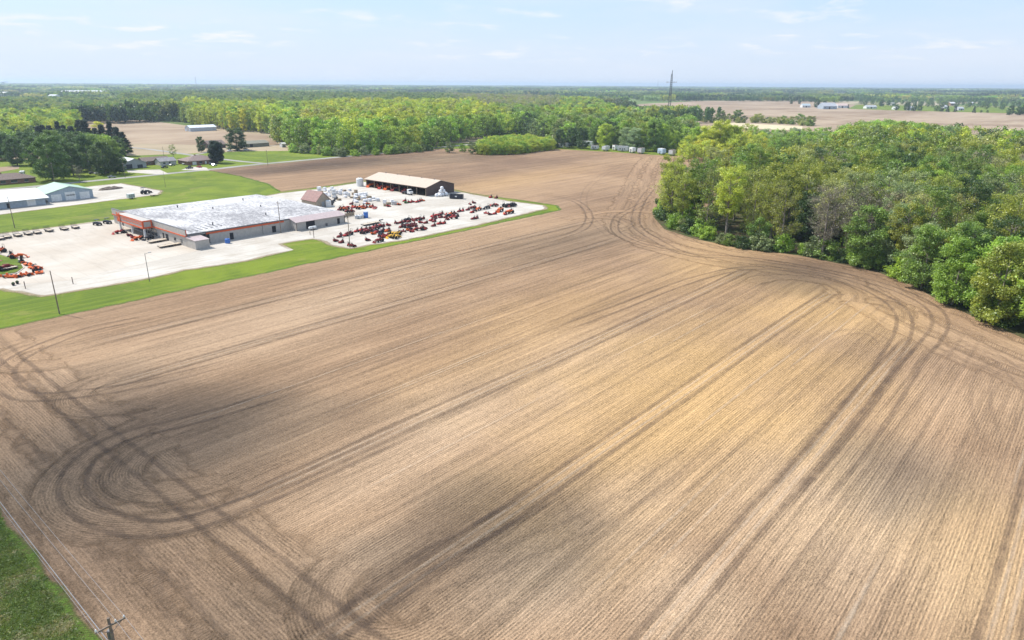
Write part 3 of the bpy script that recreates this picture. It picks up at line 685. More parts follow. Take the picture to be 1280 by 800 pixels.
scatter('trees among distant houses', GP((885, 126.6), (1000, 127.4), (1060, 129), (1060, 127.2), (1000, 125.6), (885, 125.4)), 40, mix_l1, (.5, .85), jitter=.5)
scatter('far left wood', LEFT2, 13, mix_l2, (.75, 1.05))

# ---- hand-placed trees
def tree_at(px, py, h, kind, tint, label, wide=1.0, group=None, **kw):
    x, y = G(px, py); base = {'broad': 20, 'tall': 26, 'open': 23, 'bare': 22, 'column': 21, 'young': 10, 'shrub': 4.2, 'pine': 19, 'oval': 13.5, 'spruce': 15}[kind]
    return plant(kind, x, y, h/base, tint, label, group, wide=wide, **kw)
tree_at(271, 204, 15.5, 'oval', 'dark green', 'dense dark egg-shaped tree beside the brown-roofed house at the road fork', 1.0)
tree_at(252, 190, 12.5, 'broad', 'deep green', 'dark round tree left of the far house, above the road fork', .85)
tree_at(217, 197.5, 10, 'open', 'mid green', 'thin pale green tree standing alone beside the side road', 1.2)
tree_at(297, 188, 18.5, 'broad', 'deep green', 'large dark spreading tree over the far farmhouse and its cars', 1.45)
tree_at(66, 226, 25, 'broad', (0.10, 0.175, 0.032), 'big bright-rimmed leafy tree behind the green-roofed shop, nearest the road', 1.15)
tree_at(92, 220, 20, 'broad', 'deep green', 'dark leafy tree between the utility pole and the parked cars', 1.0)
tree_at(100, 228, 10, 'bare', 'grey-brown', 'small bare grey tree by the roadside pole left of the parked cars', 1.0)
tree_at(132, 218, 20, 'broad', (0.095, 0.155, 0.032), 'wide green tree shading the parked cars by the road', 1.15)
tree_at(150, 217, 13, 'broad', 'deep green', 'lower dark tree just left of the grey gabled garage', 1.0)
tree_at(50, 212, 21, 'broad', 'deep green', 'tall dark tree behind the brown hip-roofed house', 1.1)
for i, (x, y, h, tn, wd) in enumerate([(78, 214, 22, 'deep green', 1.15), (112, 214, 23, 'deep green', 1.15), (142, 212, 20, 'mid green', 1.1), (36, 200, 20, 'deep green', 1.2), (8, 200, 20, 'deep green', 1.2), (118, 204, 20, 'mid green', 1.2), (98, 203, 21, 'deep green', 1.2), (70, 202, 22, 'mid green', 1.2), (150, 205, 15, 'deep green', 1.1)]):
    tree_at(x, y, h, 'broad', tn, f'{tn} full-crowned tree in the roadside grove, ' + ['beside the pole', 'straight behind the dark pickup', 'behind the silver car', 'above the brick house roof', 'at the extreme left edge', 'below the middle of the pine row', 'just below the pines', 'behind the big bright-rimmed tree', 'right end, near the grey garage'][i], wd, group='dense grove by the roadside cars')
tree_at(22, 207, 19, 'broad', 'deep green', 'dark tree behind the white travel trailers at the left edge', 1.1)
for i, (x, y) in enumerate([(52, 188), (60, 187), (68, 187), (77, 187), (86, 187), (94, 188), (104, 189), (113, 190), (122, 190), (131, 190), (141, 191), (150, 192), (157, 193)]):
    tree_at(x+random.uniform(-2, 2), y+random.uniform(-2.5, 2), random.uniform(18, 26)*(.85 if i in (12,) else 1), 'pine', 'dark green', f'dark pine, {ordn(i+1)} from the left in the pine row behind the left-hand houses', random.uniform(1.0, 1.5), group='row of dark pines')
tree_at(127, 184, 22, 'column', 'golden', 'golden round tree rising above the row of dark pines', 1.7)
for i, (x, y, h, tn) in enumerate([(562, 191, 9, 'grey-green'), (591, 192.5, 9.5, 'grey-green'), (578, 190, 7, 'bright green')]):
    tree_at(x, y, h, 'young', tn, ['round grey-green bush tree, the separate one left of the clipped green thicket', 'round grey-green bush tree touching the left end of the green thicket', 'small bright bush between the two round grey-green bush trees'][i], 1.35)
PK = [(700, 186.5, 15, 'deep green', 1.0, 'broad'), (715, 186, 16, 'deep green', 1.1, 'broad'), (728, 187.5, 17, 'deep green', 1.0, 'broad'), (742, 184, 15, 'mid green', 1.0, 'broad'), (757, 186, 19, 'yellow-green', 1.1, 'broad'), (768, 186, 18, 'mid green', 1.0, 'broad'), (783, 189, 17, 'silvery green', 1.15, 'broad'), (792, 190, 18, 'silvery green', 1.2, 'broad'),
      (806, 190, 23, 'bright green', 1.05, 'broad'), (818, 191, 24, 'mid green', 1.0, 'broad'), (828, 190, 20, 'bright green', 1.0, 'broad'), (843, 192, 16, 'bright green', 1.05, 'broad'), (857, 193, 17, 'mid green', 1.0, 'broad'), (870, 195, 21, 'bright green', 1.0, 'broad'), (884, 197, 23, 'golden', 1.1, 'broad'), (899, 198, 24, 'golden', 1.1, 'broad'), (915, 199, 22, 'yellow-green', 1.1, 'broad')]
for i, (x, y, h, tn, wd, kd) in enumerate(PK):
    tree_at(x, y-1.5, h*random.uniform(1.05, 1.2), kd, tn, f'{tn} rounded tree standing over the trailers, {ordn(i+1)} from left of that row', wd, group='trees over the trailer row')
# hedgerow and farm trees on the open ground at the right
HR = [(880, 150, 14, 'young'), (900, 152, 17, 'broad'), (911, 152, 12, 'young'), (922, 152, 18, 'broad'), (930, 151, 8, 'young'), (940, 152, 8, 'young'), (948, 152.5, 13, 'young'), (960, 153, 8, 'young'), (971, 153.5, 9, 'young'), (980, 154, 11, 'young'), (990, 155, 11, 'young'), (1000, 155.5, 15, 'young'), (1012, 156.5, 13, 'broad'), (868, 146, 14, 'spruce'), (854, 146, 16, 'broad'), (838, 147, 18, 'broad'), (829, 146, 17, 'broad')]
for i, (x, y, h, kd) in enumerate(sorted(HR)):
    tn = pick([('mid green', 3), ('olive', 3), ('deep green', 2)])
    tree_at(x, y, h, kd, tn, f'{tn} {SHORT.get(kd,"conical")} tree, {ordn(i+1)} from left in the hedgerow right of the mast', random.uniform(1.4, 2.1), group='hedgerow right of the mast')
FT = [(989, 130, 13, 'broad'), (999, 130, 12, 'broad'), (1021, 135, 22, 'broad'), (1030, 134, 16, 'broad'), (1060, 135.5, 10, 'spruce'), (1102, 133, 18, 'broad'), (1110, 132, 16, 'broad'), (1120, 138, 14, 'young'), (1133, 138, 20, 'broad'), (1142, 139, 16, 'broad'), (1149, 138.5, 14, 'young'), (1170, 139, 13, 'young'), (1176, 139.5, 16, 'broad'), (1184, 140, 14, 'spruce'), (1194, 140, 14, 'spruce'), (1217, 141, 14, 'spruce'), (1226, 141, 6, 'young'), (1234, 141, 6, 'young'), (1262, 144, 19, 'broad'), (1272, 144, 17, 'broad'), (1280, 144, 20, 'broad'), (1252, 131, 12, 'young'), (1236, 131, 12, 'broad')]
for i, (x, y, h, kd) in enumerate(FT):
    tn = 'dark green' if kd == 'spruce' else 'deep green'
    tree_at(x, y, h, kd, tn, f'{tn} {SHORT.get(kd,"conical")} tree by the distant farms, {ordn(i+1)} from the left there', 1.15, group='trees round the distant farms')
tree_at(1269, 205, 19, 'bare', 'tan-green', 'lone nearly bare tree showing against the pale far field at the right', 1.0)

# ---- ranking: the largest 300 trees are things, the rest is woodland
cand = [(i, p) for i, p in enumerate(PEND)]
cand.sort(key=lambda q: -q[1][0])
NIND = max(0, 298-NTREE[0]); ind = [p for _, p in cand[:NIND]]; rest = [p for _, p in cand[NIND:]]
rows = {}
for p in ind:
    sz, zone, kind, X, Y, s, tint = p
    if zone == 'right-hand wood':
        ed = edge_dist(X, Y, WOODP[:13]); b = min(int(ed/9.5), 30)
        bn = 'front row' if b == 0 else f'{ordn(b+1)} row back'
    else: bn = ''
    rows.setdefault((zone, bn, tint+'|'+kind), []).append(p)
for (zone, bn, tk), L in rows.items():
    tint, kind = tk.split('|'); L.sort(key=lambda p: PX(p[3], p[4], 12)[0])
    for i, p in enumerate(L):
        lab = f'{tint} {SHORT[kind]} tree in {zone}' + (f', {bn}' if bn else '') + (f', {ordn(i+1)} such from left' if len(L) > 1 else '')
        plant(kind, p[3], p[4], p[5], tint, lab, 'trees of the '+zone)
# shrubs along the wood edge and along the far road
def shrub_line(pts, spacing, off, hs, tints, label, group, kinds=('shrub',)):
    pth = smooth_path(pts, spacing); n = 0; L = []
    for x, y in pth:
        X = x+random.uniform(-off, off); Y = y+random.uniform(-off, off); px = PX(X, Y)
        if px[0] < -5 or px[0] > 1285 or px[2] < 0 or px[1] > 800: continue
        L.append((px[0], X, Y))
    L.sort()
    for i, (q, X, Y) in enumerate(L):
        plant(pick([(k_, 1) for k_ in kinds]), X, Y, random.uniform(*hs), pick([(t_, 1) for t_ in tints]), label.format(ordn(i+1)), group, cat='shrub', name='shrub', wide=random.uniform(.9, 1.3))
edge_in = offset(WOOD_EDGE[4:14], -6.5)
shrub_line(edge_in, 4.2, 1.6, (.8, 1.5), ('bright green', 'mid green', 'deep green', 'grey-green'), 'leafy undergrowth shrub at the foot of the right-hand wood, {} from its left tip', 'undergrowth shrubs at the right-hand wood edge')
shrub_line(GP((368, 190.5), (400, 193.5), (427, 195.5), (455, 194), (485, 193), (540, 188)), 7, 2.2, (1.1, 1.9), ('grey-green', 'mid green', 'bright green'), 'grey-green roadside shrub below the yellow wood, {} from the left', 'shrubs along the county road')
shrub_line(GP((182, 150.5), (205, 151.5), (228, 152.5)), 9, 2.5, (1.2, 2.0), ('grey-green', 'mid green'), 'pale shrub along the far field edge, {} from the left', 'shrubs along the far field edge')
# the green thicket left of the trailers: a block of young saplings
shrub_line(GP((868, 151), (900, 153.5), (940, 153.5), (975, 154.5), (1010, 157.5)), 11, 4, (1.3, 2.6), ('olive', 'mid green', 'tan-green'), 'low hedgerow shrub on the open field right of the mast, {} from the left', 'hedgerow shrubs right of the mast')
for i, (x, y, k_, h, tn) in enumerate([(256, 139, 'broad', 13, 'mid green'), (260, 146, 'tall', 24, 'olive'), (266, 150, 'column', 17, 'olive'), (273, 154, 'tall', 26, 'olive'), (281, 159, 'open', 22, 'yellow-green'), (252, 134, 'young', 9, 'bright green'), (270, 150, 'young', 8, 'mid green'), (263, 143, 'open', 21, 'tan-green'), (277, 149, 'broad', 18, 'mid green')]):
    plant(k_, x+5.5, y-6.5, h/{'broad': 20, 'tall': 26, 'open': 23, 'column': 21, 'young': 10}[k_], tn, f'{tn} {SHORT[k_]} tree at the right-hand wood\'s left tip, ' + ['lowest there', 'nearest the corner', 'behind the corner', 'highest there', 'farthest back', 'nearest the field', 'behind the shrubs', 'with airy top', 'set back'][i], 'trees at the tip of the right-hand wood')
shrub_line([(250, 129), (258, 133), (264, 141), (271, 147), (281, 153)], 3.4, 1.2, (.9, 1.6), ('mid green', 'deep green', 'bright green'), 'leafy shrub round the left tip of the right-hand wood, {} from the left', 'shrubs round the wood tip')
HEDGE = GP((600, 194), (640, 193.5), (690, 188), (694, 184), (660, 179), (620, 181), (598, 186))
hp = []
for X in np.arange(min(p[0] for p in HEDGE), max(p[0] for p in HEDGE), 4.2):
    for Y in np.arange(min(p[1] for p in HEDGE), max(p[1] for p in HEDGE), 4.2):
        x, y = X+random.uniform(-1, 1), Y+random.uniform(-1, 1)
        if inpoly(x, y, HEDGE): hp.append((x, y))

# ---- woodland too far or too much to count, as instances of low detail trees
libc = D.collections.new('woodland_models')
def lib_obj(i, name, trunk, crown):
    bm = bmesh.new(); me = D.meshes.new(name)
    n_t = len(trunk.polygons) if trunk else 0
    # join trunk + crown meshes by hand, keeping the leafvar attribute
    V = []; Fs = []; 
    for src in ([trunk] if trunk else [])+[crown]:
        o = len(V); V += [tuple(v.co) for v in src.vertices]; Fs += [tuple(o+k for k in p.vertices) for p in src.polygons]
    me.from_pydata(V, [], Fs); bm.free()
    lv = np.zeros(len(Fs), np.float32); c_ = np.zeros(len(crown.polygons), np.float32); crown.attributes['leafvar'].data.foreach_get('value', c_); lv[n_t:] = c_
    at = me.attributes.new('leafvar', 'FLOAT', 'FACE'); at.data.foreach_set('value', lv)
    me.materials.append(M_leafi); me.materials.append(M_bark)
    mi = np.zeros(len(Fs), np.int32); mi[:n_t] = 1; me.polygons.foreach_set('material_index', mi)
    o = D.objects.new(f'{i:02d}_{name}', me); libc.objects.link(o)
LOWK = {}
def addlow(kind, *a, **kw):
    tr, cr = build_tree(kind+'_low', *a, **kw); LOWK.setdefault(kind, []).append(len(libc.objects)); lib_obj(len(libc.objects), kind, tr, cr)
for i in range(2): addlow('broad', 20, 6.8, .14, 'round', 17, 30, 1.0, 2.2, 1, 211+i, low=True)
for i in range(2): addlow('tall', 26, 5.4, .34, 'vase', 15, 26, .95, 2.0, 1, 221+i, low=True)
for i in range(2): addlow('open', 23, 5.4, .22, 'round', 14, 18, .85, 2.0, 1, 231+i, low=True)
for i in range(1): addlow('bare', 22, 4.8, .2, 'vase', 15, 12, .8, 2.2, 1, 241+i, low=True)
for i in range(3): addlow('column', 21, 3.3, .10, 'column', 17, 26, .9, 1.7, 1, 251+i, low=True)
addlow('young', 10, 3.3, .06, 'round', 12, 40, .6, 1.4, 1, 261, low=True)
PATCH = []
for i in range(3):   # a piece of distant canopy, about 60 m wide, made of some twenty crowns
    r = np.random.default_rng(300+i); cc = []; rr = []
    for j in range(26):
        cx, cy = r.uniform(-34, 34), r.uniform(-22, 22); hh = r.uniform(11, 17)
        for k_ in range(5): cc.append((cx+r.uniform(-3, 3), cy+r.uniform(-3, 3), hh-abs(r.normal())*3.2)); rr.append(r.uniform(2.8, 4.2))
        cc.append((cx, cy, hh*0.4)); rr.append(4.5)
    cr = leaf_mesh('canopy', np.array(cc), np.array(rr), 16, 2.6, M_leafi, seed=400+i)
    PATCH.append(len(libc.objects)); lib_obj(len(libc.objects), 'canopy', None, cr)
def woodland(name, pts, label=None, cat=None):
    """pts: (x, y, scale_xy, scale_z, index, rgb)"""
    me = D.meshes.new(name); me.from_pydata([(p[0], p[1], 0) for p in pts], [], [])
    def at(nm, ty, dom, vals, f='value'):
        a = me.attributes.new(nm, ty, dom); a.data.foreach_set(f, np.array(vals, np.float32 if ty != 'INT' else np.int32).ravel())
    at('sc', 'FLOAT_VECTOR', 'POINT', [(p[2], p[2], p[3]) for p in pts], 'vector'); at('rz', 'FLOAT', 'POINT', [random.uniform(0, 6.28) if p[4] not in PATCH else YAW+random.choice((1.57, 4.71))+random.uniform(-.4, .4) for p in pts])
    at('idx', 'INT', 'POINT', [p[4] for p in pts]); at('tint', 'FLOAT_COLOR', 'POINT', [tuple(p[5])[:3]+(1,) for p in pts], 'color')
    o = link(name, me); tag(o, label, cat, kind='stuff')
    md = o.modifiers.new('trees', 'NODES'); g = D.node_groups.new(name, 'GeometryNodeTree'); md.node_group = g
    g.interface.new_socket('Geometry', in_out='INPUT', socket_type='NodeSocketGeometry'); g.interface.new_socket('Geometry', in_out='OUTPUT', socket_type='NodeSocketGeometry')
    t = NT(g); gi = t.n('NodeGroupInput'); go = t.n('NodeGroupOutput')
    ci = t.n('GeometryNodeCollectionInfo', {'Separate Children': True, 'Reset Children': True}); ci.inputs['Collection'].default_value = libc
    def na(nm, ty): return t.n('GeometryNodeInputNamedAttribute', {0: nm}, data_type=ty).outputs[0]
    cb = t.n('ShaderNodeCombineXYZ', {2: na('rz', 'FLOAT')}).outputs[0]
    rot = t.n('FunctionNodeEulerToRotation', {0: cb}).outputs[0]
    ip = t.n('GeometryNodeInstanceOnPoints', {'Points': gi.outputs[0], 'Instance': ci.outputs[0], 'Pick Instance': True, 'Instance Index': na('idx', 'INT'), 'Rotation': rot, 'Scale': na('sc', 'FLOAT_VECTOR')})
    t.t.links.new(ip.outputs[0], go.inputs[0]); return o
zones = {}
for p in rest: zones.setdefault(p[1], []).append(p)
WL = {'right-hand wood': 'deeper part of the right-hand wood beyond its nearer single trees', 'trailer park belt': 'farther crowns of the tree belt between trailer park and open fields', 'wood behind trailers': 'mass of wood stretching back behind the trailer row',
      'yellow wood': 'yellow-green spring wood stretching across behind the county road', 'left house grove': 'rest of the dark grove around the left-hand houses', 'trees among distant houses': 'scattered dark trees among the distant houses at the right', 'far left wood': 'mixed green wood beyond the dark pines at far left'}
for z_, L in zones.items():
    pts = []
    for p in L:
        px = PX(p[3], p[4], 10)
        if px[0] < -120 or px[0] > 1400: continue
        c = jit(T[p[6]], .24); pts.append((p[3], p[4], p[5]*random.uniform(.95, 1.2), p[5], random.choice(LOWK[p[2]]), c))
    woodland('woodland', pts, WL[z_], 'woodland')
woodland('sapling_thicket', [(x, y, random.uniform(.8, 1.1), random.uniform(.6, 1.0), LOWK['young'][0], jit(T['bright green' if random.random() < .4 else 'yellow-green'], .15)) for x, y in hp], 'dense bright green sapling thicket beside the field left of the trailers', 'thicket')

# ---- countryside to the horizon
OPEN = [  # picture outlines (on the ground) of open land where no wood stands
 [(-80, 117.4), (150, 116.5), (150, 121.5), (-80, 122)], [(690, 127.5), (790, 129.5), (880, 131), (880, 127.5), (760, 126), (690, 125)],
 [(742, 133), (1290, 210), (1600, 210), (1600, 133), (1290, 132), (1150, 129), (1050, 129.5), (1000, 127), (880, 126), (800, 128.5)],
 [(1060, 137), (1400, 146), (1400, 128.5), (1180, 127.5), (1130, 126), (1063, 125.5)]]
def is_open(x, y): return any(inpoly(x, y, q) for q in OPEN)
NEARZ = [WOODP, PARK, MIDW, YEL, LEFT1, LEFT2]
far = []
d = 1150.0
while d < 19000:
    lat = max(46, d*0.0135); half = rad(43); n = int(2*half*d/lat)
    for i in range(n):
        a = YAW-half+2*half*(i+random.random())/n; dd = d*random.uniform(.985, 1.015); X, Y = dd*math.cos(a), dd*math.sin(a)
        px = PX(X, Y)
        if px[0] < -60 or px[0] > 1340: continue
        if is_open(px[0], px[1]) or any(inpoly(X, Y, z_) for z_ in NEARZ): continue
        nz = mnoise.noise(Vector((X*0.0011, Y*0.0011, 5)))+.4*mnoise.noise(Vector((X*0.004, Y*0.004, 2)))
        thr = 0.30 if px[0] < 700 else 0.12
        if d > 6000: thr += .10
        if nz > thr and d > 1700: continue
        s = lat/46*random.uniform(.8, 1.15)
        tn = pick([('mid green', 5), ('deep green', 7), ('olive', 1.6), ('grey-green', 3), ('tan-green', .8)])
        fb = 1.0+1.1*mnoise.noise(Vector((X*0.0016, Y*0.0016, 11)))+.5*mnoise.noise(Vector((X*0.006, Y*0.006, 4)))
        c_ = jit(T[tn], .3); c_ = tuple(max(.01, q*max(.3, fb)) for q in c_[:3])
        far.append((X, Y, s, (1.25 if d > 5000 else 1)*random.uniform(.75, 1.35)*(1+.35*mnoise.noise(Vector((X*0.003, Y*0.003, 8)))), random.choice(PATCH), c_))
    d *= 1.02
woodland('distant_forest', far, 'distant hazy forest reaching to the horizon', 'forest')
print('individual trees', NTREE[0], 'woodland', len(rest), 'far', len(far))

# ============================================================ buildings
M_wallg = mat('cream_grey_siding', (0.43, 0.40, 0.365), 0.6, wear=.10); M_orange = mat('orange_red_trim', (0.62, 0.11, 0.035), 0.45); M_red = mat('machine_red', (0.42, 0.035, 0.03), 0.4)
M_black = mat('black_rubber', (0.028, 0.028, 0.030), 0.8); M_dark = mat('dark_opening', (0.022, 0.023, 0.028), 0.6); M_white = mat('white_paint', (0.70, 0.70, 0.69), 0.5)
M_rooft = mat('mauve_metal_roof', (0.44, 0.35, 0.34), 0.45, spec=.5); M_brown = mat('dark_brown_siding', (0.10, 0.068, 0.062), 0.6); M_tanr = mat('tan_metal_roof', (0.52, 0.42, 0.33), 0.45)
M_blue = mat('blue_plastic', (0.06, 0.17, 0.50), 0.45); M_silver = mat('galvanised_steel', (0.48, 0.50, 0.53), 0.35, 0.5); M_wood = mat('weathered_wood', (0.30, 0.235, 0.165), 0.9, wear=.3)
M_mach_or = mat('machine_orange', (0.68, 0.13, 0.025), 0.4); M_yel = mat('machine_yellow', (0.72, 0.43, 0.05), 0.4); M_grn = mat('pale_green_roof', (0.34, 0.47, 0.37), 0.5); M_bluegrey = mat('blue_grey_siding', (0.34, 0.40, 0.46), 0.6)
M_shing = mat('brown_shingles', (0.20, 0.155, 0.135), 0.95, wear=.3, scale=2); M_brick = mat('brown_brick', (0.27, 0.15, 0.105), 0.9, wear=.3, scale=2); M_glass = mat('window_glass', (0.04, 0.05, 0.06), 0.1, spec=.8)
M_steel = mat('grey_steel', (0.15, 0.15, 0.16), 0.5, 0.4); M_pole = mat('pole_wood', (0.25, 0.20, 0.16), 0.95, wear=.3); M_navy = mat('navy_black_paint', (0.03, 0.035, 0.05), 0.4); M_tarp = mat('white_wrap', (0.80, 0.80, 0.82), 0.4)
M_dirt = mat('earth_pile', (0.17, 0.135, 0.11), 0.95, wear=.4); M_greywall = mat('grey_siding', (0.36, 0.37, 0.39), 0.6); M_maroon = mat('maroon_paint', (0.24, 0.06, 0.06), 0.5)
def mat_membrane():
    m, t = new_mat('weathered_white_roof'); pos = t.n('ShaderNodeNewGeometry').outputs['Position']
    a = t.noise(pos, 0.05, 4, 0.6, 0.5); st = t.noise(t.vm('MULTIPLY', pos, (1.5, 0.30, 1)), 1.0, 6, 0.8, 0.4); b = t.noise(t.vm('MULTIPLY', pos, (1.0, 0.8, 1)), 1.0, 6, 0.8)
    ds = t.mr(t.m('ADD', t.m('MULTIPLY', a, 0.30), t.m('ADD', t.m('MULTIPLY', st, 0.40), t.m('MULTIPLY', b, 0.34))), 0.475, 0.585, 0, 0.9)
    c = t.mix(ds, (0.53, 0.52, 0.52), (0.16, 0.155, 0.165))
    fr = t.n('ShaderNodeSeparateXYZ', {0: pos}); lap = t.mr(t.m('ABSOLUTE', t.m('SINE', t.m('MULTIPLY', fr.outputs[1], math.pi/3.0))), 0.0, 0.06, 0.25, 0)
    c = t.mix(lap, c, (0.4, 0.39, 0.4))
    return finish(m, t, c, 0.7, b, 0.03, 0.6)
M_memb = mat_membrane()

def gable(name, label, x0, x1, y0, y1, wh, rh, mw, mr_, axis='x', over=0.5, group=None, cat='building', doors=(), windows=(), chimney=False, roof_t=0.18, md=None, mwn=None, open_side=False):
    """gabled building; axis = direction of the ridge. doors/windows: (side, pos, width, z0, z1, material) side in 'x-','x+','y-','y+'"""
    r = thing(name, label, cat, (x0, y0, 0.05), 0, group); L, Wd = x1-x0, y1-y0; w_ = MB()
    if axis == 'x': w_.prism([(0, 0), (Wd, 0), (Wd, wh), (Wd/2, rh), (0, wh)], 'x', 0, L)
    else: w_.prism([(0, 0), (L, 0), (L, wh), (L/2, rh), (0, wh)], 'y', 0, Wd)
    w_.obj('wall', mw, r); rf = MB()
    S = Wd if axis == 'x' else L; sl = (rh-wh)/(S/2)
    prof = [(-over, wh-sl*over+.05), (S/2, rh+.05), (S+over, wh-sl*over+.05), (S+over, wh-sl*over+.05+roof_t), (S/2, rh+.05+roof_t), (-over, wh-sl*over+.05+roof_t)]
    rf.prism(prof, axis, -over, (L if axis == 'x' else Wd)+over); ro = rf.obj('roof', mr_, r)
    if chimney: MB().box(L*.6, L*.6+.9, Wd*.55, Wd*.55+.7, rh-1.0, rh+1.0).obj('chimney', M_brick, ro)
    def opening(nm, side, p, wd, z0, z1, mm):
        b = MB(); d = .06
        if side == 'y-': b.box(p, p+wd, -d, .05, z0, z1)
        if side == 'y+': b.box(p, p+wd, Wd-.05, Wd+d, z0, z1)
        if side == 'x-': b.box(-d, .05, p, p+wd, z0, z1)
        if side == 'x+': b.box(L-.05, L+d, p, p+wd, z0, z1)
        return b.obj(nm, mm, r)
    for dr in doors: opening('door', *dr)
    for wn in windows:
        f_ = opening('window', *wn); s_, p, wd, z0, z1, mm = wn
        b = MB(); d = .09
        if s_[0] == 'y':
            yy = -d if s_ == 'y-' else Wd; b.box(p-.1, p+wd+.1, yy, yy+d, z0-.12, z0); b.box(p-.1, p+wd+.1, yy, yy+d, z1, z1+.1)
        else:
            xx = -d if s_ == 'x-' else L; b.box(xx, xx+d, p-.1, p+wd+.1, z0-.12, z0); b.box(xx, xx+d, p-.1, p+wd+.1, z1, z1+.1)
        b.obj('frame', M_white, f_)
    return r
def hip(name, label, x0, x1, y0, y1, wh, rh, mw, mr_, over=0.7, doors=(), windows=(), group=None):
    r = thing(name, label, 'house', (x0, y0, 0.05), 0, group); L, Wd = x1-x0, y1-y0
    MB().box(0, L, 0, Wd, 0, wh).obj('wall', mw, r); o = over; h = Wd/2
    vs = [(-o, -o, wh), (L+o, -o, wh), (L+o, Wd+o, wh), (-o, Wd+o, wh), (h, Wd/2, rh), (L-h, Wd/2, rh), (-o, -o, wh-.2), (L+o, -o, wh-.2), (L+o, Wd+o, wh-.2), (-o, Wd+o, wh-.2)]
    rf = MB().add(vs, [(0, 1, 5, 4), (1, 2, 5), (2, 3, 4, 5), (3, 0, 4), (6, 7, 1, 0), (7, 8, 2, 1), (8, 9, 3, 2), (9, 6, 0, 3), (9, 8, 7, 6)]).obj('roof', mr_, r)
    MB().box(L*.4, L*.4+.8, Wd*.5, Wd*.5+.7, rh-.9, rh+.6).obj('chimney', M_brick, rf)
    for p, wd, z0, z1 in doors: MB().box(p, p+wd, -.06, .05, z0, z1).obj('door', M_white, r)
    for p, wd, z0, z1 in windows:
        f_ = MB().box(p, p+wd, -.06, .05, z0, z1).obj('window', M_glass, r); MB().box(p-.1, p+wd+.1, -.09, 0, z0-.12, z0).obj('sill', M_white, f_)
    return r

# ---- equipment dealer's main building
r = thing('dealer_building', 'large flat-roofed equipment dealer building with orange stripe and weathered white roof', 'building', (103.3, 241.5, 0.06))
LX, LY = 63.9, 65.0        # local size; front wall is x=0 facing -X, long side is y=0 facing -Y
MB().box(0, LX, 0, LY, 0, 4.3).obj('wall', M_wallg, r)
rf = MB(); rf.add([(.3, 0.0, 4.45), (LX+.3, 0.0, 4.45), (LX+.3, LY+.3, 4.6), (.3, LY+.3, 4.6), (.3, LY/2, 5.1), (LX+.3, LY/2, 5.1), (.3, 0.0, 4.305), (LX+.3, 0.0, 4.305), (LX+.3, LY+.3, 4.305), (.3, LY+.3, 4.305)],
                  [(0, 1, 5, 4), (4, 5, 2, 3), (6, 7, 1, 0), (7, 8, 2, 5, 1), (8, 9, 3, 2), (9, 6, 0, 4, 3), (6, 9, 8, 7)]); rfo = rf.obj('roof', M_memb, r)
for q, (x, y) in enumerate([(14, 8), (30, 40), (46, 30), (22, 55), (50, 52), (38, 12)]): MB().lathe([(.25, 4.4), (.25, 5.6), (.4, 5.65), (.1, 5.9)], 8, c=(x, y)).obj('roof_vent', M_steel, rfo)
for q in range(7): MB().box(3.2+q*2.1, 3.5+q*2.1, 2.0+q*.5, 9.0+(q % 3)*1.2, 4.50+.012*(2+q), 4.62+.02*q).obj('roof_batten', M_steel, rfo)
par = MB().box(-.25, .28, -.3, LY+.3, 3.75, 6.0); par.obj('parapet', M_wallg, r)
MB().box(-.42, -.252, -.32, LY+.32, 3.55, 3.95).box(.0, .28, -.34, -.302, 3.75, 6.0).obj('orange_band', M_orange, r)
MB().box(-.3, .3, -.35, LY+.35, 6.003, 6.12).obj('parapet_cap', M_steel, r)
MB().box(7, 38.5, -.16, -.01, 3.35, 4.25).obj('side_stripe', M_orange, r)
MB().box(.4, LX-22, -.28, -.165, 4.0, 4.3).obj('gutter', M_steel, r)
MB().box(-.24, -.252+.0, 0, 0.01, 0, 0.01)
for yy in (3.2, 8.4): MB().box(-.06, .03, yy, yy+1.5, .9, 2.2).obj('window', M_glass, r)
for yy, w2 in ((14.5, 2.2), (18.0, 1.2), (55.5, 1.3)): MB().box(-.06, .03, yy, yy+w2, .1, 2.4).obj('door', M_dark, r)
for k_ in range(8): MB().box(-.08, .03, 24+k_*3.0, 26.4+k_*3.0, .4, 2.9).obj('shop_window', M_glass, r)
for xx, w2, h2 in ((16.0, 1.4, 2.5), (33.2, 1.6, 2.5)): MB().box(xx, xx+w2, -.07, .03, .05, h2).obj('door', M_dark, r)
MB().box(6.8, 8.4, -.11, .03, .05, 3.3).obj('doorway', M_dark, r)
for xx in (29.0, 7.0): MB().box(xx, xx+.15, -.35, -.285 if xx > 20 else -.2, .1, 4.2).obj('downpipe', M_steel, r)
# projecting entrance canopy with its orange frame
cz0, cz1, cy0, cy1, cx = 3.35, 6.35, 26.0, 50.0, -4.0
cn = MB().box(cx+.12, -.43, cy0+.12, cy1-.12, cz0+.1, cz1-.1).obj('canopy', M_wallg, r)
fr = MB()
for a, b in ((cz0, cz0+.55), (cz1-.5, cz1)): fr.box(cx, cx+.14, cy0, cy1, a, b); fr.box(cx+.142, -.43, cy0, cy0+.14, a, b); fr.box(cx+.142, -.43, cy1-.14, cy1, a, b)
for y_ in (cy0, cy1-.6): fr.box(cx-.003, cx+.141, y_, y_+.6, cz0+.551, cz1-.501)
fr.box(cx+.142, cx+.55, cy0-.003, cy0+.141, cz0+.551, cz1-.501); fr.box(-.95, -.435, cy0-.003, cy0+.141, cz0+.551, cz1-.501)
fr.obj('canopy_frame', M_orange, cn)
MB().box(cx-.02, cx+.118, cy0+.8, cy1-4.5, 4.75, 4.98).box(cx-.02, cx+.118, cy0+.8, cy1-4.5, 5.45, 5.6).obj('fascia_stripe', M_orange, cn)
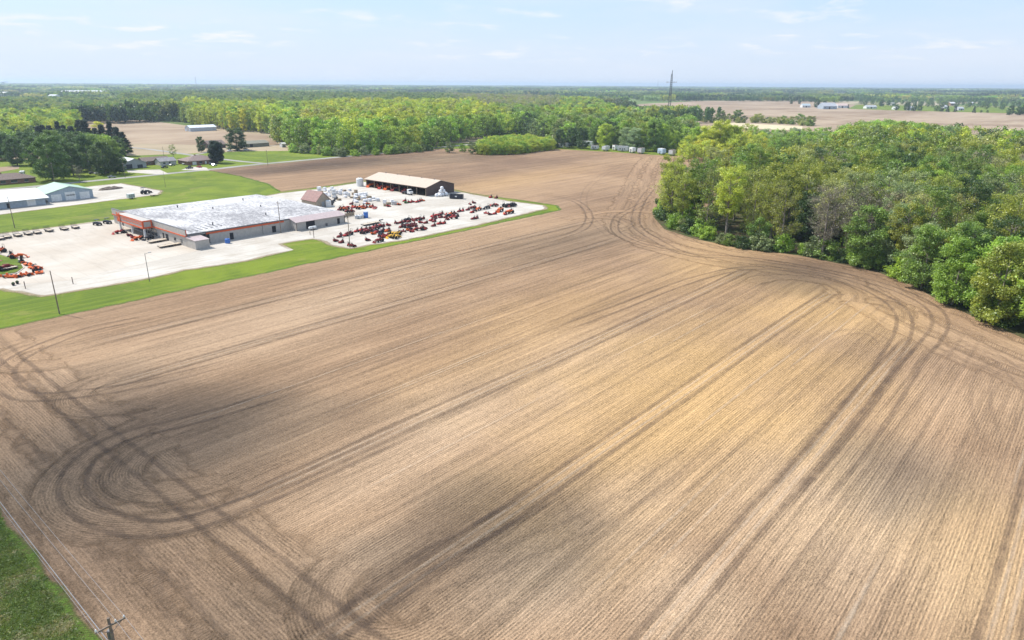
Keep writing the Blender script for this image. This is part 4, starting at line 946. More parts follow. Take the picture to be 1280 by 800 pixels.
lg = MB(); lg.box(cx-.2, cx-.021, cy1-3.6, cy1-3.0, 3.5, 7.0); lg.add([(cx-.2, cy1-3.0, 5.0), (cx-.2, cy1-1.0, 7.0), (cx-.2, cy1-.2, 7.0), (cx-.2, cy1-2.3, 5.1), (cx-.2, cy1-.4, 3.5), (cx-.2, cy1-1.3, 3.5), (cx-.2, cy1-3.0, 4.6),
    (cx-.03, cy1-3.0, 5.0), (cx-.03, cy1-1.0, 7.0), (cx-.03, cy1-.2, 7.0), (cx-.03, cy1-2.3, 5.1), (cx-.03, cy1-.4, 3.5), (cx-.03, cy1-1.3, 3.5), (cx-.03, cy1-3.0, 4.6)],
    [(0, 1, 2, 3), (0, 3, 6), (3, 4, 5, 6), (7, 10, 9, 8), (7, 13, 10), (10, 13, 12, 11)]+[(i, (i+1) % 7, 7+(i+1) % 7, 7+i) for i in range(7)])
lg.obj('emblem', M_orange, cn)
for y_ in (cy0+.3, cy0+11.5, cy1-.9): MB().box(cx+.3, cx+.9, y_, y_+.6, 0, cz0+.095).obj('column', M_white, cn)
# near corner annex
an_ = MB().box(-.1, 4.9, -7.0, -.355, 0, 3.1).obj('corner_annex', M_wallg, r)
MB().add([(-.25, -7.15, 3.15), (5.05, -7.15, 3.15), (5.05, -.36, 3.6), (-.25, -.36, 3.6), (-.25, -7.15, 3.105), (5.05, -7.15, 3.105), (5.05, -.36, 3.11), (-.25, -.36, 3.11)], [(0, 1, 2, 3), (4, 5, 1, 0), (5, 6, 2, 1), (6, 7, 3, 2), (7, 4, 0, 3), (7, 6, 5, 4)]).obj('annex_roof', M_rooft, an_)
MB().box(5.2, 7.0, -.3, -.17, .05, 3.6).obj('dark_bay', M_dark, r)
# lean-to extension at the far end of the long side
ex = MB().prism([(-4.2, 0), (-.02, 0), (-.02, 4.15), (-4.2, 3.25)], 'x', 41.2, LX+.2).obj('extension', M_wallg, r)
MB().add([(40.9, -4.6, 3.3), (LX+.5, -4.6, 3.3), (LX+.5, .6, 4.62), (40.9, .6, 4.62), (40.9, -4.6, 3.18), (LX+.5, -4.6, 3.18), (LX+.5, .6, 4.5), (40.9, .6, 4.5)], [(0, 1, 2, 3), (4, 5, 1, 0), (5, 6, 2, 1), (6, 7, 3, 2), (7, 4, 0, 3), (7, 6, 5, 4)]).obj('extension_roof', M_rooft, ex)
MB().box(45.6, 49.6, -4.27, -4.15, .1, 3.0).obj('loading_door', M_dark, ex); MB().box(60.3, 61.5, -4.27, -4.15, .1, 2.3).obj('door', M_dark, ex); MB().box(54.6, 55.4, -4.55, -4.21, .1, 1.1).obj('utility_box', M_steel, ex)
for x_ in (41.25, LX): MB().box(x_, x_+.14, -4.36, -4.21, .1, 3.2).obj('downpipe', M_brown, ex)

# ---- open-fronted machinery barn
r = thing('machinery_barn', 'long open-fronted brown machinery barn with pale tan metal roof', 'barn', (238.5, 265.5, 0.06)); BL, BW = 50.0, 20.0
w_ = MB().prism([(0, 0), (BW, 0), (BW, 4.4), (BW*.5, 7.0), (0, 4.4)], 'y', 0, .2); w_.prism([(0, 0), (BW, 0), (BW, 4.4), (BW*.5, 7.0), (0, 4.4)], 'y', BL-.2, BL); w_.box(BW-.2, BW, .21, BL-.21, 0, 4.4); w_.obj('wall', M_brown, r)
MB().prism([(-.8, 4.26), (BW*.5, 7.08), (BW+.6, 4.32), (BW+.6, 4.5), (BW*.5, 7.28), (-.8, 4.44)], 'y', -.6, BL+.6).obj('roof', M_tanr, r)
MB().box(-.15, .1, .21, BL-.21, 3.75, 4.3).obj('eave_beam', M_brown, r)
for k_ in range(8): MB().box(-.12, .14, .3+k_*(BL-.9)/7, .6+k_*(BL-.9)/7, 0, 3.75).obj('post', M_wood, r)
MB().box(.2, BW-.21, .21, BL-.21, .0, .02).obj('floor', M_dirt, r)
for k_ in range(5): MB().box(BW*.5-.3, BW*.5+.3, 4+k_*10, 4.6+k_*10, 7.1, 7.55).obj('ridge_vent', M_steel, r)

gable('storage_shed', 'small tan storage shed with reddish-brown roof behind the dealer building', 180.5, 188.5, 277.5, 289.5, 2.7, 6.6, mat('tan_siding', (0.40, 0.33, 0.25)), mat('reddish_roof', (0.25, 0.13, 0.115), wear=.25), 'y', .3, cat='shed', doors=[('y-', 3.0, 1.6, .1, 2.3, M_greywall)])
def tank(x, y, rr, h, label, m=M_white, cat='tank'):
    r = thing('storage_tank', label, cat, (x, y, .06)); MB().lathe([(rr, 0), (rr, h*.82), (rr*.9, h*.92), (rr*.45, h)], 18).obj('shell', m, r, smooth=False); MB().lathe([(.3, h*.99), (.3, h+.18), (.05, h+.2)], 10).obj('lid', M_steel, r); return r
tank(185.9, 275.6, 1.3, 3.1, 'white round tank standing against the tan storage shed gable')
tank(238.0, 320.5, 2.0, 4.6, 'large white tank at the far left end of the machinery barn')
x, y = G(283, 303.5); tank(x, y-1, .9, 1.7, 'blue drum with white lid by the dark side door', M_blue)
x, y = G(388.5, 288); gt = thing('propane_tank', 'white propane tank lying beside the loading door', 'tank', (x+1.0, y+.2, .05)); MB().tube((-1.4, 0, .9), (1.4, 0, .9), .6, n=14).tube((1.4, 0, .9), (1.75, 0, .9), .6, .25, 14).tube((-1.75, 0, .9), (-1.4, 0, .9), .25, .6, 14).obj('shell', M_white, gt); MB().box(-.9, -.7, -.4, .4, 0, .45).box(.7, .9, -.4, .4, 0, .45).obj('cradle', M_steel, gt)

# ---- west side buildings
gable('workshop', 'blue-grey workshop with pale green roof and three white garage doors', 102.0, 122.0, 384.0, 405.0, 4.0, 6.6, M_bluegrey, M_grn, 'y', .4, doors=[('y-', 1.6, 4.4, .1, 3.4, M_white), ('y-', 7.6, 4.6, .1, 4.0, M_white), ('y-', 14.0, 4.4, .1, 3.4, M_white)], windows=[('y-', 8.2, 1.0, 2.2, 2.7, M_glass), ('y-', 9.5, 1.0, 2.2, 2.7, M_glass), ('y-', 10.8, 1.0, 2.2, 2.7, M_glass)])
r = gable('long_shed', 'long shed with bright white roof beside the green-roofed workshop', 40.0, 99.5, 378.5, 412.0, 3.3, 5.9, M_bluegrey, mat('bright_white_roof', (0.72, 0.72, 0.71), 0.4, wear=.04), 'x', 1.5, doors=[('y-', 52, 3.5, .1, 2.9, M_white), ('y-', 44, 1.2, .1, 2.3, M_dark), ('y-', 36, 3.5, .1, 2.9, M_dark), ('y-', 26, 3.5, .1, 2.9, M_dark)])
gable('garage', 'grey gabled garage with two dark doors and a bright metal roof', 180.0, 194.6, 499.0, 517.0, 3.6, 6.2, M_greywall, mat('light_metal_roof', (0.58, 0.58, 0.60), 0.4), 'y', .5, doors=[('y-', 1.6, 3.8, .1, 2.9, M_navy), ('y-', 8.7, 3.4, .1, 2.3, M_navy)])
hip('brick_house', 'brown hip-roofed brick house behind the long white-roofed shed', 96, 121, 470, 484, 2.7, 5.4, M_brick, M_shing, doors=[(3, 2.6, .1, 2.3)], windows=[(8, 2.4, .9, 2.2), (13, 3, .9, 2.2), (19.5, 2, .9, 2.2)])
gable('brown_house', 'low house with brown roof partly behind the grey garage', 198, 216, 512, 522, 2.7, 4.8, M_brick, M_shing, 'x', .6, cat='house', windows=[('y-', 3, 1.6, .9, 2.1, M_glass), ('y-', 8, 1.6, .9, 2.1, M_glass)])
gable('grey_house', 'grey-roofed house behind the dark parked cars left of the fork', 205, 216, 502, 511, 2.8, 4.8, mat('pale_siding', (0.5, 0.48, 0.46)), mat('grey_shingles', (0.28, 0.27, 0.28), .9, wear=.3), 'x', .5, cat='house', windows=[('y-', 2, 1.6, .9, 2.1, M_glass)], doors=[('y-', 6, 1.1, .1, 2.1, M_dark)])
hip('ranch_house', 'brick ranch house with mauve-brown hipped roof at the road fork', 219, 241, 490, 506, 2.8, 5.8, M_brick, mat('mauve_shingles', (0.25, 0.19, 0.175), .95, wear=.3, scale=2), doors=[(3, 2.8, .1, 2.3), (12, 1.1, .1, 2.1)], windows=[(8, 2, .9, 2.2), (15, 3, .9, 2.2)])
gable('farmhouse', 'brown-roofed farmhouse under the large dark tree beyond the lane', 291, 306, 605, 620, 3, 6.2, M_brown, M_shing, 'x', .6, cat='house', windows=[('y-', 3, 1.6, 1, 2.3, M_glass), ('y-', 9, 1.6, 1, 2.3, M_glass)])
gable('farm_shed', 'low olive-roofed farm shed right of the large dark tree', 318, 341, 592, 606, 3.0, 5.0, mat('olive_siding', (0.22, 0.22, 0.17)), mat('olive_roof', (0.22, 0.21, 0.16)), 'x', .4, cat='shed', doors=[('y-', 4, 3, .1, 2.6, M_dark)])
gable('small_white_shed', 'small white shed near the bright trees beyond the lane', 341.5, 345.5, 571, 575, 3.0, 3.9, M_white, M_white, 'x', .2, cat='shed', doors=[('y-', 1.2, 1.4, .1, 2.1, M_glass)])
gable('small_red_shed', 'small dark red shed right of the small white shed', 352, 359, 572, 577, 2.8, 4.2, M_maroon, M_maroon, 'x', .3, cat='shed', doors=[('y-', 2, 1.4, .1, 2.1, M_dark)])
gable('poultry_barn', 'long white metal barn alone in the far tan field', 381, 413, 834, 848, 4.2, 6.6, mat('white_blue_metal', (0.48, 0.53, 0.60), .4), mat('barn_roof', (0.70, 0.74, 0.80), .4), 'x', .4, doors=[('x-', 4, 5, .1, 3.6, M_silver)])

# ---- vehicles
def wheel_mb(x, y, z, rr, wd, n=12): return MB().tube((x, y-wd/2, z), (x, y+wd/2, z), rr, n=n)
def make_car(name, label, paint, kind='car'):
    r = thing(name, label, 'car' if kind != 'pickup' else 'pickup truck')
    if kind == 'pickup': body = [(-2.7, .45), (2.7, .45), (2.72, .95), (1.3, 1.08), (-.55, 1.1), (-.55, 1.08), (-2.7, 1.08)]; cab = [(-.5, 1.05), (-.35, 1.75), (.75, 1.78), (1.35, 1.05)]
    else: body = [(-2.25, .4), (2.2, .4), (2.28, .78), (1.2, .95), (-1.6, .98), (-2.3, .9)]; cab = [(-1.7, .95), (-1.1, 1.42), (.25, 1.45), (1.05, .93)]
    MB().prism(body, 'y', -.9, .9).obj('body', paint, r)
    cb = MB().prism(cab, 'y', -.76, .76).obj('cabin', M_glass, r)
    top = max(p[1] for p in cab); MB().box(cab[1][0]+.05, cab[2][0]-.05, -.72, .72, top-.02, top+.05).obj('roof_panel', paint, cb)
    for sx in (-1.45, 1.4):
        for sy in (-.82, .82): wheel_mb(sx*(1.15 if kind == 'pickup' else 1), sy, .36, .36, .22).obj('wheel', M_black, r)
    for sy in (-.6, .6): MB().box(2.66 if kind == 'pickup' else 2.22, 2.75 if kind == 'pickup' else 2.3, sy-.16, sy+.16, .6, .76).obj('headlight', M_white, r)
    return r
P_ = {'dark': M_navy, 'white': M_white, 'silver': mat('silver_paint', (0.42, 0.46, 0.48), .3, .5), 'red': mat('red_car_paint', (0.38, 0.04, 0.03), .35), 'blue': mat('blue_car_paint', (0.08, 0.13, 0.24), .35)}
CARS = [(116, 217.5, 'dark', 'car', 'dark car under the trees, leftmost of those left of the pole'), (124, 218, 'white', 'pickup', 'white pickup truck parked beneath the trees behind the road'), (132, 217, 'dark', 'pickup', 'dark pickup truck between the white pickup and the roadside pole'), (140, 222.3, 'silver', 'car', 'pale silver car parked closest to the road left of the pole'),
        (206, 210, 'dark', 'car', 'dark car near the grey-roofed house left of the fork'), (215, 207.5, 'silver', 'car', 'silver car before the grey-roofed house'), (232, 205.8, 'white', 'car', 'white car at the left wall of the ranch house'), (237, 211, 'dark', 'pickup', 'dark blue pickup on the pale driveway of the ranch house'), (249, 209.5, 'red', 'car', 'red car on the pale driveway of the ranch house'), (265.5, 206, 'dark', 'car', 'dark car beside the dark egg-shaped tree'), (268, 207.3, 'white', 'car', 'white car beside the dark egg-shaped tree'),
        (287, 189.6, 'white', 'pickup', 'white pickup in front of the farmhouse under the big tree'), (299, 188.8, 'dark', 'car', 'dark car by the trunk of the big dark tree'), (308, 188.2, 'white', 'pickup', 'white van-like pickup right of the big dark tree')]
for x, y, c, k_, lab in CARS:
    o = make_car('parked_car' if k_ == 'car' else 'pickup_truck', lab, P_[c], k_); X, Y = G(x, y); o.location = (X, Y, .07); o.rotation_euler.z = random.uniform(-.5, .5)+(0 if c != 'red' else 2)
def make_trailer(name, label, L_=4.2, W_=1.9, ramp=True, deck=None, gooseneck=False, cat='trailer'):
    r = thing(name, label, cat); deck = deck or mat('pale_deck_boards', (0.50, 0.42, 0.33), .8, wear=.2)
    MB().box(-L_/2, L_/2, -W_/2, W_/2, .55, .63).obj('deck', deck, r)
    MB().box(-L_/2, L_/2, -W_/2-.06, -W_/2-.002, .45, .78 if ramp else .66).box(-L_/2, L_/2, W_/2+.002, W_/2+.06, .45, .78 if ramp else .66).box(-L_/2-.06, -L_/2-.002, -W_/2, W_/2, .4, .66).box(L_/2+.002, L_/2+.06, -W_/2, W_/2, .45, .78 if ramp else .66).obj('frame', M_navy, r)
    MB().prism([(L_/2, .48), (L_/2, .6), (L_/2+1.5, .52), (L_/2+1.5, .44)], 'y', -.08, .08).obj('tongue', M_navy, r)
    for sx in ((-.45, .45) if L_ > 4 else (0,)):
        for sy in (-1, 1): wheel_mb(sx*1.0-.2, sy*(W_/2+.2), .34, .34, .2).obj('wheel', M_black, r)
    if ramp:
        g_ = MB(); x = -L_/2-.04
        for k_ in range(9): g_.box(x-.03, x, -W_/2+k_*W_/8-.025, -W_/2+k_*W_/8+.025, .66, 1.9)
        for k_ in range(3): g_.box(x-.033, x+.003, -W_/2, W_/2, .7+k_*.58, .76+k_*.58)
        g_.obj('ramp_gate', M_navy, r)
    if gooseneck: MB().box(L_/2, L_/2+2.0, -.3, .3, .9, 1.2).box(L_/2, L_/2+.3, -.3, .3, .63, .899).obj('gooseneck', M_navy, r)
    return r
tr0 = make_trailer('utility_trailer', 'wood-decked utility trailer, leftmost of the row along the concrete edge', 4.0, 2.0)
for i, (x, y) in enumerate([(1, 299), (9.4, 297), (22.6, 295), (35.6, 293), (47, 291.5), (61.7, 289), (80.5, 287), (94.5, 285)]):
    X, Y = G(x, y+.5); o = tr0 if i == 0 else copy_tree(tr0, (0, 0, 0), 0, f'wood-decked utility trailer, {ordn(i+1)} from the left along the concrete edge', 'trailer row')
    o.location = (X, Y, .065); o.rotation_euler.z = -math.pi/2+.1*random.uniform(-1, 1); o['group'] = 'utility trailers in a row at the edge of the concrete'
for (x, y, L_, lab, rz) in [(197, 302.5, 6.5, 'empty flat trailer parked nearest the shop front windows', .1), (212, 308, 7.5, 'long flat trailer nearest the building corner', .05), (464, 280.5, 9.0, 'long gooseneck trailer in the gravel yard behind the mower rows', .05), (193, 245, 3.6, 'small flat trailer beside the black mower on the gravel yard', -.4)]:
    o = make_trailer('flat_trailer', lab, L_, 2.2, ramp=False, gooseneck=(L_ == 9.0)); X, Y = G(x, y); o.location = (X, Y, .066); o.rotation_euler.z = rz
def make_rv(name, label, L_=7.5, col=M_white, h=2.9, stripe=M_steel, cat='travel trailer', roofm=M_white):
    r = thing(name, label, cat); MB().prism([(-L_/2, .55), (L_/2-.6, .55), (L_/2, 1.2), (L_/2-.25, h), (-L_/2, h)], 'y', -1.2, 1.2).obj('body', col, r)
    MB().box(-L_/2+.2, L_/2-.5, -1.1, 1.1, h+.002, h+.1).box(-.5, .4, -.4, .4, h+.102, h+.35).obj('roof', roofm, r)
    for x in (-L_*.3, L_*.12): MB().box(x, x+1.1, -1.23, -1.19, 1.5, 2.2).obj('window', M_glass, r)
    MB().box(-.55, .15, -1.24, -1.19, .65, 2.4).obj('door', stripe, r); MB().box(-L_/2-.03, -L_/2+.02, -.6, .6, 1.5, 2.2).obj('window', M_glass, r)
    MB().box(-L_/2+.3, L_/2-.8, -1.225, -1.2, .9, 1.1).obj('stripe', stripe, r)
    for sx in (-.5, .5):
        for sy in (-1.1, 1.1): wheel_mb(sx-.4, sy, .36, .36, .24).obj('wheel', M_black, r)
    MB().tube((L_/2-.6, 0, .5), (L_/2+1.2, 0, .5), .08, n=6).obj('tongue', M_black, r); return r
for x, y, L_, lab, rz, cm in [(4, 226, 6.5, 'white travel trailer on the grass at the left edge', .2, M_white), (28.5, 220, 6.0, 'white camper behind the brown hip-roofed house', 1.2, M_white)]:
    o = make_rv('travel_trailer', lab, L_, cm); X, Y = G(x, y); o.location = (X, Y, .03); o.rotation_euler.z = rz
RV = [(701, 184.8, 9, 'white'), (710, 184.5, 8, 'white'), (743.5, 187.3, 7, 'grey'), (757, 188.5, 10, 'white'), (779, 189.5, 10, 'grey'), (790.5, 191, 6, 'white'), (801, 192, 9, 'white'), (827, 192.8, 8, 'blue'), (840, 194.2, 9, 'white'), (769, 188, 5, 'white'), (762, 183.5, 11, 'grey'), (804, 186.5, 9, 'brown'), (735, 182.8, 11, 'white')]
RVM = {'white': M_white, 'grey': mat('rv_grey', (.55, .55, .58)), 'blue': mat('rv_blue', (.42, .52, .66)), 'brown': mat('rv_brown', (.34, .21, .14))}
for i, (x, y, L_, c) in enumerate(sorted(RV)):
    X, Y = G(x, y); o = make_rv('mobile_home', f'{c} mobile home under the trees across the field, {ordn(i+1)} from the left', L_, RVM[c], 3.1+random.uniform(-.2, .5), M_steel, 'mobile home', (M_shing, M_greywall, M_white)[i % 3]); o.location = (X, Y, .05); o.rotation_euler.z = rad(33)+math.pi+random.choice((-.75, -.4, .2, .5, 1.2))
    o['group'] = 'mobile homes along the far field edge'
    o.scale = (.95, 1.45, 1.3)
# parked trucks in the yard
r = thing('flatbed_truck', 'white-cabbed flatbed truck parked in front of the open barn', 'truck', (236.0, 277.5, .06), rad(-95))
MB().prism([(1.2, .7), (3.6, .7), (3.65, 1.6), (2.9, 2.0), (2.55, 2.8), (1.2, 2.85)], 'y', -1.1, 1.1).obj('cab', M_white, r); MB().prism([(2.6, 1.95), (2.92, 1.98), (2.6, 2.7)], 'y', -1.12, 1.12).obj('windscreen', M_glass, r)
MB().box(-4.2, 1.1, -1.2, 1.2, .95, 1.15).obj('bed', M_navy, r)
for sx in (-3, -2, 2.4):
    for sy in (-.95, .95): wheel_mb(sx, sy, .48, .48, .3).obj('wheel', M_black, r)
r = thing('roll_off_dumpster', 'long dark roll-off dumpster right of the barn end', 'dumpster', (243.5, 248.5, .06), rad(-58))
MB().prism([(-3.4, .2), (3.4, .2), (3.6, 2.3), (-3.5, 2.3), (-3.5, 2.2), (3.4, 2.2), (3.3, .3), (-3.3, .3)], 'y', -1.2, 1.2); MB().box(-3.4, 3.4, -1.25, -1.1, .2, 2.2).box(-3.4, 3.4, 1.1, 1.25, .2, 2.2).box(-3.4, -3.25, -1.09, 1.09, .2, 2.2).box(3.25, 3.4, -1.09, 1.09, .2, 2.2).box(-3.24, 3.24, -1.09, 1.09, .2, .5).obj('body', M_navy, r)
for k_ in range(9): MB().box(-3.1+k_*.75, -2.98+k_*.75, -1.34, -1.252, .25, 2.15).obj('rib', M_navy, r)
MB().box(-.5, .5, -1.37, -1.345, 1.0, 1.6).obj('sticker', M_white, r)
# white wrapped stack by the barn gable
WS = [(0, 0, 0), (2.0, .3, 0), (4.0, -.2, 0), (1.0, 1.9, 0), (3.2, 1.8, 0), (5.2, 1.5, 0), (1.2, .9, 1.7), (3.2, .8, 1.7), (2.3, 1.0, 3.2), (-1.8, .6, 0)]
for i, (dx, dy, dz) in enumerate(WS):
    r = thing('wrapped_bale', ['white wrapped bundle at the front left of the heap by the barn gable', 'white wrapped bundle, second in the front row of the heap', 'white wrapped bundle, right end of the heap front row', 'white wrapped bundle behind the heap front row at left', 'white wrapped bundle in the back of the heap, middle', 'white wrapped bundle in the back of the heap, right', 'left white wrapped bundle of the heap upper layer', 'right white wrapped bundle of the heap upper layer', 'topmost white wrapped bundle on the heap by the barn', 'white wrapped bundle standing apart left of the heap'][i], 'bundle', (242.5+dx*1.05, 259.5+dy*1.1, .06+dz), random.uniform(0, 3), 'white bundles heaped by the barn gable')
    MB().lathe([(.55, 0), (.85, .3), (.92, .9), (.75, 1.45), (.3, 1.7)], 12).obj('wrap', M_tarp, r, smooth=True); MB().box(-.6, .6, -.6, .6, -.0, .1).obj('pallet', M_wood, r)

# ---- mowers, tractors and implements in the yard
def make_mower(name, label, m1, m2=M_black, cat='mower'):
    r = thing(name, label, cat)
    MB().prism([(-1.0, .35), (.75, .35), (.9, .55), (.2, .8), (-.35, .72), (-.5, .95), (-1.05, .9)], 'y', -.42, .42).obj('body', m1, r)
    MB().lathe([(.72, .14), (.78, .2), (.74, .34), (.3, .38)], 10, c=(.35, 0)).obj('deck', m1, r)
    MB().prism([(-.62, .85), (-.1, .85), (-.1, .98), (-.5, .98), (-.62, 1.45), (-.74, 1.45)], 'y', -.27, .27).obj('seat', M_black, r)
    MB().tube((-.85, -.4, .6), (-.85, -.4, 1.75), .04, n=5).tube((-.85, .4, .6), (-.85, .4, 1.75), .04, n=5).tube((-.85, -.4, 1.75), (-.85, .4, 1.75), .04, n=5).obj('roll_bar', M_black, r)
    for sy in (-.52, .52): wheel_mb(-.62, sy, .3, .3, .24, 10).obj('wheel', M_black, r); wheel_mb(.95, sy*.8, .17, .17, .14, 8).obj('wheel', M_black, r)
    return r
def make_tractor(name, label, m1, loader=True, cat='tractor', canopy=False):
    r = thing(name, label, cat)
    MB().prism([(-.5, .6), (1.55, .6), (1.65, .8), (1.6, 1.2), (.5, 1.35), (.35, 1.1), (-.5, 1.0)], 'y', -.33, .33).obj('hood', m1, r)
    MB().box(-1.3, -.51, -.45, .45, .5, .85).obj('chassis', M_black, r)
    for sy in (-.62, .62): MB().prism([(-1.45, .95), (-1.2, 1.3), (-.6, 1.3), (-.4, .95)], 'y', sy-.17, sy+.17).obj('fender', m1, r); wheel_mb(-.95, sy*1.15, .62, .62, .34, 14).obj('wheel', M_black, r); wheel_mb(1.15, sy*1.0, .38, .38, .24, 12).obj('wheel', M_black, r)
    MB().prism([(-1.1, 1.05), (-.55, 1.05), (-.55, 1.2), (-.95, 1.2), (-1.05, 1.65), (-1.15, 1.65)], 'y', -.27, .27).obj('seat', M_black, r)
    rb = MB().tube((-1.35, -.45, .9), (-1.35, -.45, 2.3), .045, n=5).tube((-1.35, .45, .9), (-1.35, .45, 2.3), .045, n=5).tube((-1.35, -.45, 2.3), (-1.35, .45, 2.3), .045, n=5)
    rb = rb.obj('roll_bar', M_black, r)
    if canopy: MB().box(-1.5, .1, -.6, .6, 2.33, 2.42).obj('sunshade', m1, rb)
    if loader:
        ld = MB().prism([(.3, 1.2), (.4, 1.35), (1.9, 1.0), (2.5, .45), (2.4, .35), (1.8, .85)], 'y', -.5, -.42).prism([(.3, 1.2), (.4, 1.35), (1.9, 1.0), (2.5, .45), (2.4, .35), (1.8, .85)], 'y', .42, .5).obj('loader_arm', m1, r)
        MB().prism([(2.4, .1), (3.05, .1), (3.0, .16), (2.5, .16), (2.5, .65), (2.4, .7)], 'y', -.85, .85).obj('bucket', m1, ld)
    return r
def make_implement(name, label, m1, kind=0, cat='implement'):
    r = thing(name, label, cat)
    if kind == 0:   # rotary cutter
        MB().prism([(-.9, .3), (-.7, .55), (.7, .55), (.95, .3), (.9, .22), (-.9, .22)], 'y', -.9, .9).obj('deck', m1, r); MB().tube((.6, -.3, .5), (1.5, 0, .95), .06, n=5).tube((.6, .3, .5), (1.5, 0, .95), .06, n=5).obj('hitch_frame', M_black, r); wheel_mb(-1.15, 0, .2, .2, .14, 8).obj('wheel', M_black, r); MB().box(-.2, .2, -.2, .2, .552, .8).obj('gearbox', M_steel, r)
    elif kind == 1:  # blade / bucket
        MB().prism([(-.35, .02), (.35, .02), (.4, .08), (-.25, .1), (-.3, .75), (-.38, .75)], 'y', -1.0, 1.0).obj('bucket', m1, r); MB().box(-.45, -.385, -.4, .4, .2, .6).obj('mount', M_black, r)
    else:           # tiller / seeder
        MB().tube((0, -.9, .4), (0, .9, .4), .32, n=10).obj('housing', m1, r); MB().prism([(-.2, .73), (.2, .73), (.1, 1.2), (-.1, 1.2)], 'y', -.25, .25).obj('mast', m1, r); MB().box(-.5, .5, -1.0, -.91, .1, .7).box(-.5, .5, .91, 1.0, .1, .7).obj('side_plate', M_black, r)
    return r
MD = {}
for c, m_ in (('red', M_red), ('dark red', mat('dark_machine_red', (0.22, 0.03, 0.03), .5)), ('orange', M_mach_or), ('yellow', M_yel), ('black', M_navy), ('green', mat('machine_green', (0.10, 0.22, 0.06), .5))): MD[c] = m_
protos = {}
def machine(kind, c, X, Y, label, group, rz=None, sc=1.0):
    rz = random.uniform(-.5, .5)+random.choice((0, 3.14)) if rz is None else rz; key = (kind, c)
    nm = {'mower': 'riding_mower', 'tractor': 'compact_tractor', 'tractor_canopy': 'compact_tractor'}.get(kind, 'implement')
    if key not in protos:
        m_ = MD[c]
        o = make_mower(nm, label, m_) if kind == 'mower' else make_tractor(nm, label, m_, True, canopy=kind.endswith('canopy')) if kind.startswith('tractor') else make_implement(nm, label, m_, int(kind[-1]))
        protos[key] = o; KIDS.clear()
    else: o = copy_tree(protos[key], (0, 0, 0), 0, label)
    o.location = (X, Y, .064); o.rotation_euler.z = rz; o.scale = (sc,)*3; o['group'] = group; o['label'] = label; return o
A = [(x/10.67+420, y/10.67+260) for x, y in [(65, 350), (45, 380), (0, 435), (70, 455), (130, 365), (175, 350), (185, 495), (235, 505), (270, 310), (330, 295), (390, 280), (425, 425), (580, 440), (370, 330), (430, 315), (470, 270), (495, 255), (520, 275), (570, 250), (620, 240), (700, 225), (520, 300), (500, 340), (540, 320), (590, 310), (620, 300), (650, 300), (690, 290), (600, 340), (590, 375), (630, 370), (640, 385), (680, 370), (710, 340), (720, 370), (760, 385), (775, 350), (815, 350), (785, 395), (870, 250), (900, 310), (850, 325), (845, 195), (810, 200), (890, 185), (920, 180), (950, 165), (1035, 155), (1080, 155), (1155, 140), (1130, 190), (1195, 195), (960, 240), (985, 240), (930, 245), (1010, 225), (1050, 210), (1060, 235), (960, 290), (990, 280), (1010, 310), (1065, 280), (1120, 285), (1180, 275)]]
A += [(x/8+530, y/8+210) for x, y in [(10, 600), (85, 480), (70, 520), (100, 530), (110, 500), (95, 575), (150, 555), (195, 550), (135, 480), (175, 455), (165, 490), (200, 490), (225, 465), (235, 510), (265, 455), (250, 485), (290, 475), (310, 450), (300, 500), (330, 480), (350, 430), (385, 425), (435, 415), (490, 400), (480, 440), (510, 425), (545, 415), (490, 505), (520, 500), (620, 450), (660, 460), (705, 455), (500, 345), (460, 360), (670, 375), (710, 375), (630, 400), (665, 290), (720, 295), (850, 385), (900, 365), (815, 460)]]
B = [(x/14.22+390, y/14.22+230) for x, y in [(480, 455), (530, 430), (580, 430), (560, 460), (620, 485), (650, 490), (690, 480), (740, 400), (770, 410), (700, 350), (830, 410), (870, 430), (900, 400), (920, 430), (960, 410), (1000, 350), (1000, 410), (1050, 400), (1080, 410), (1110, 430), (340, 360), (380, 300), (430, 260), (360, 330)]]
B += [(x/9.14+440, y/9.14+210) for x, y in [(540, 415), (600, 375), (620, 395), (660, 390), (685, 385), (720, 385), (770, 378), (810, 370), (420, 435)]]
mach = []
for x, y in A:
    X, Y = G(x, y+1.2); k_ = pick([('mower', 6), ('tractor', 1.6), ('implement2', .8)]); c = pick([('dark red', 5), ('red', 3), ('black', 1.3), ('orange', .7)])
    if abs(x-495) < 4 and y > 283: c = 'yellow'; k_ = 'tractor'
    if Y < 195.0: Y = 195.0+random.random()
    mach.append(('front', k_, c, X, Y))
for x, y in B:
    X, Y = G(x, y+1.0); k_ = pick([('mower', 3), ('tractor', 3), ('implement0', 1)]); c = 'black' if x < 422 and y < 257 else pick([('orange', 5), ('dark red', 3), ('red', 2)]) if y > 255 or x < 480 else pick([('red', 3), ('orange', 2), ('green', .8)])
    if x > 495: k_ = 'mower'
    mach.append(('back', k_, c, X, Y))
cl = {}
for q in mach:
    if q[0] == 'front': b = 'nearest the field' if q[4] < 203 else 'in the middle of the yard' if q[4] < 214 else 'on the far side of the yard aisle'
    else: b = 'behind the dealer building' if q[3] < 222 else 'before the barn'
    cl.setdefault((b, q[1], q[2]), []).append(q)
KN = {'mower': 'riding mower', 'tractor': 'compact tractor', 'implement2': 'tiller', 'implement0': 'rotary cutter'}
placed = []
def free(X, Y, rr=1.7):
    """nudge a machine until it stands clear of its neighbours"""
    for k_ in range(40):
        bad = [p for p in placed if math.hypot(p[0]-X, p[1]-Y) < rr]
        if not bad: break
        p = bad[0]; dx, dy = X-p[0], Y-p[1]; l = math.hypot(dx, dy) or .1; X = p[0]+dx/l*(rr+.05)+random.uniform(-.2, .2); Y = max(195.2, p[1]+dy/l*(rr+.05)+random.uniform(-.2, .2))
    placed.append((X, Y)); return X, Y
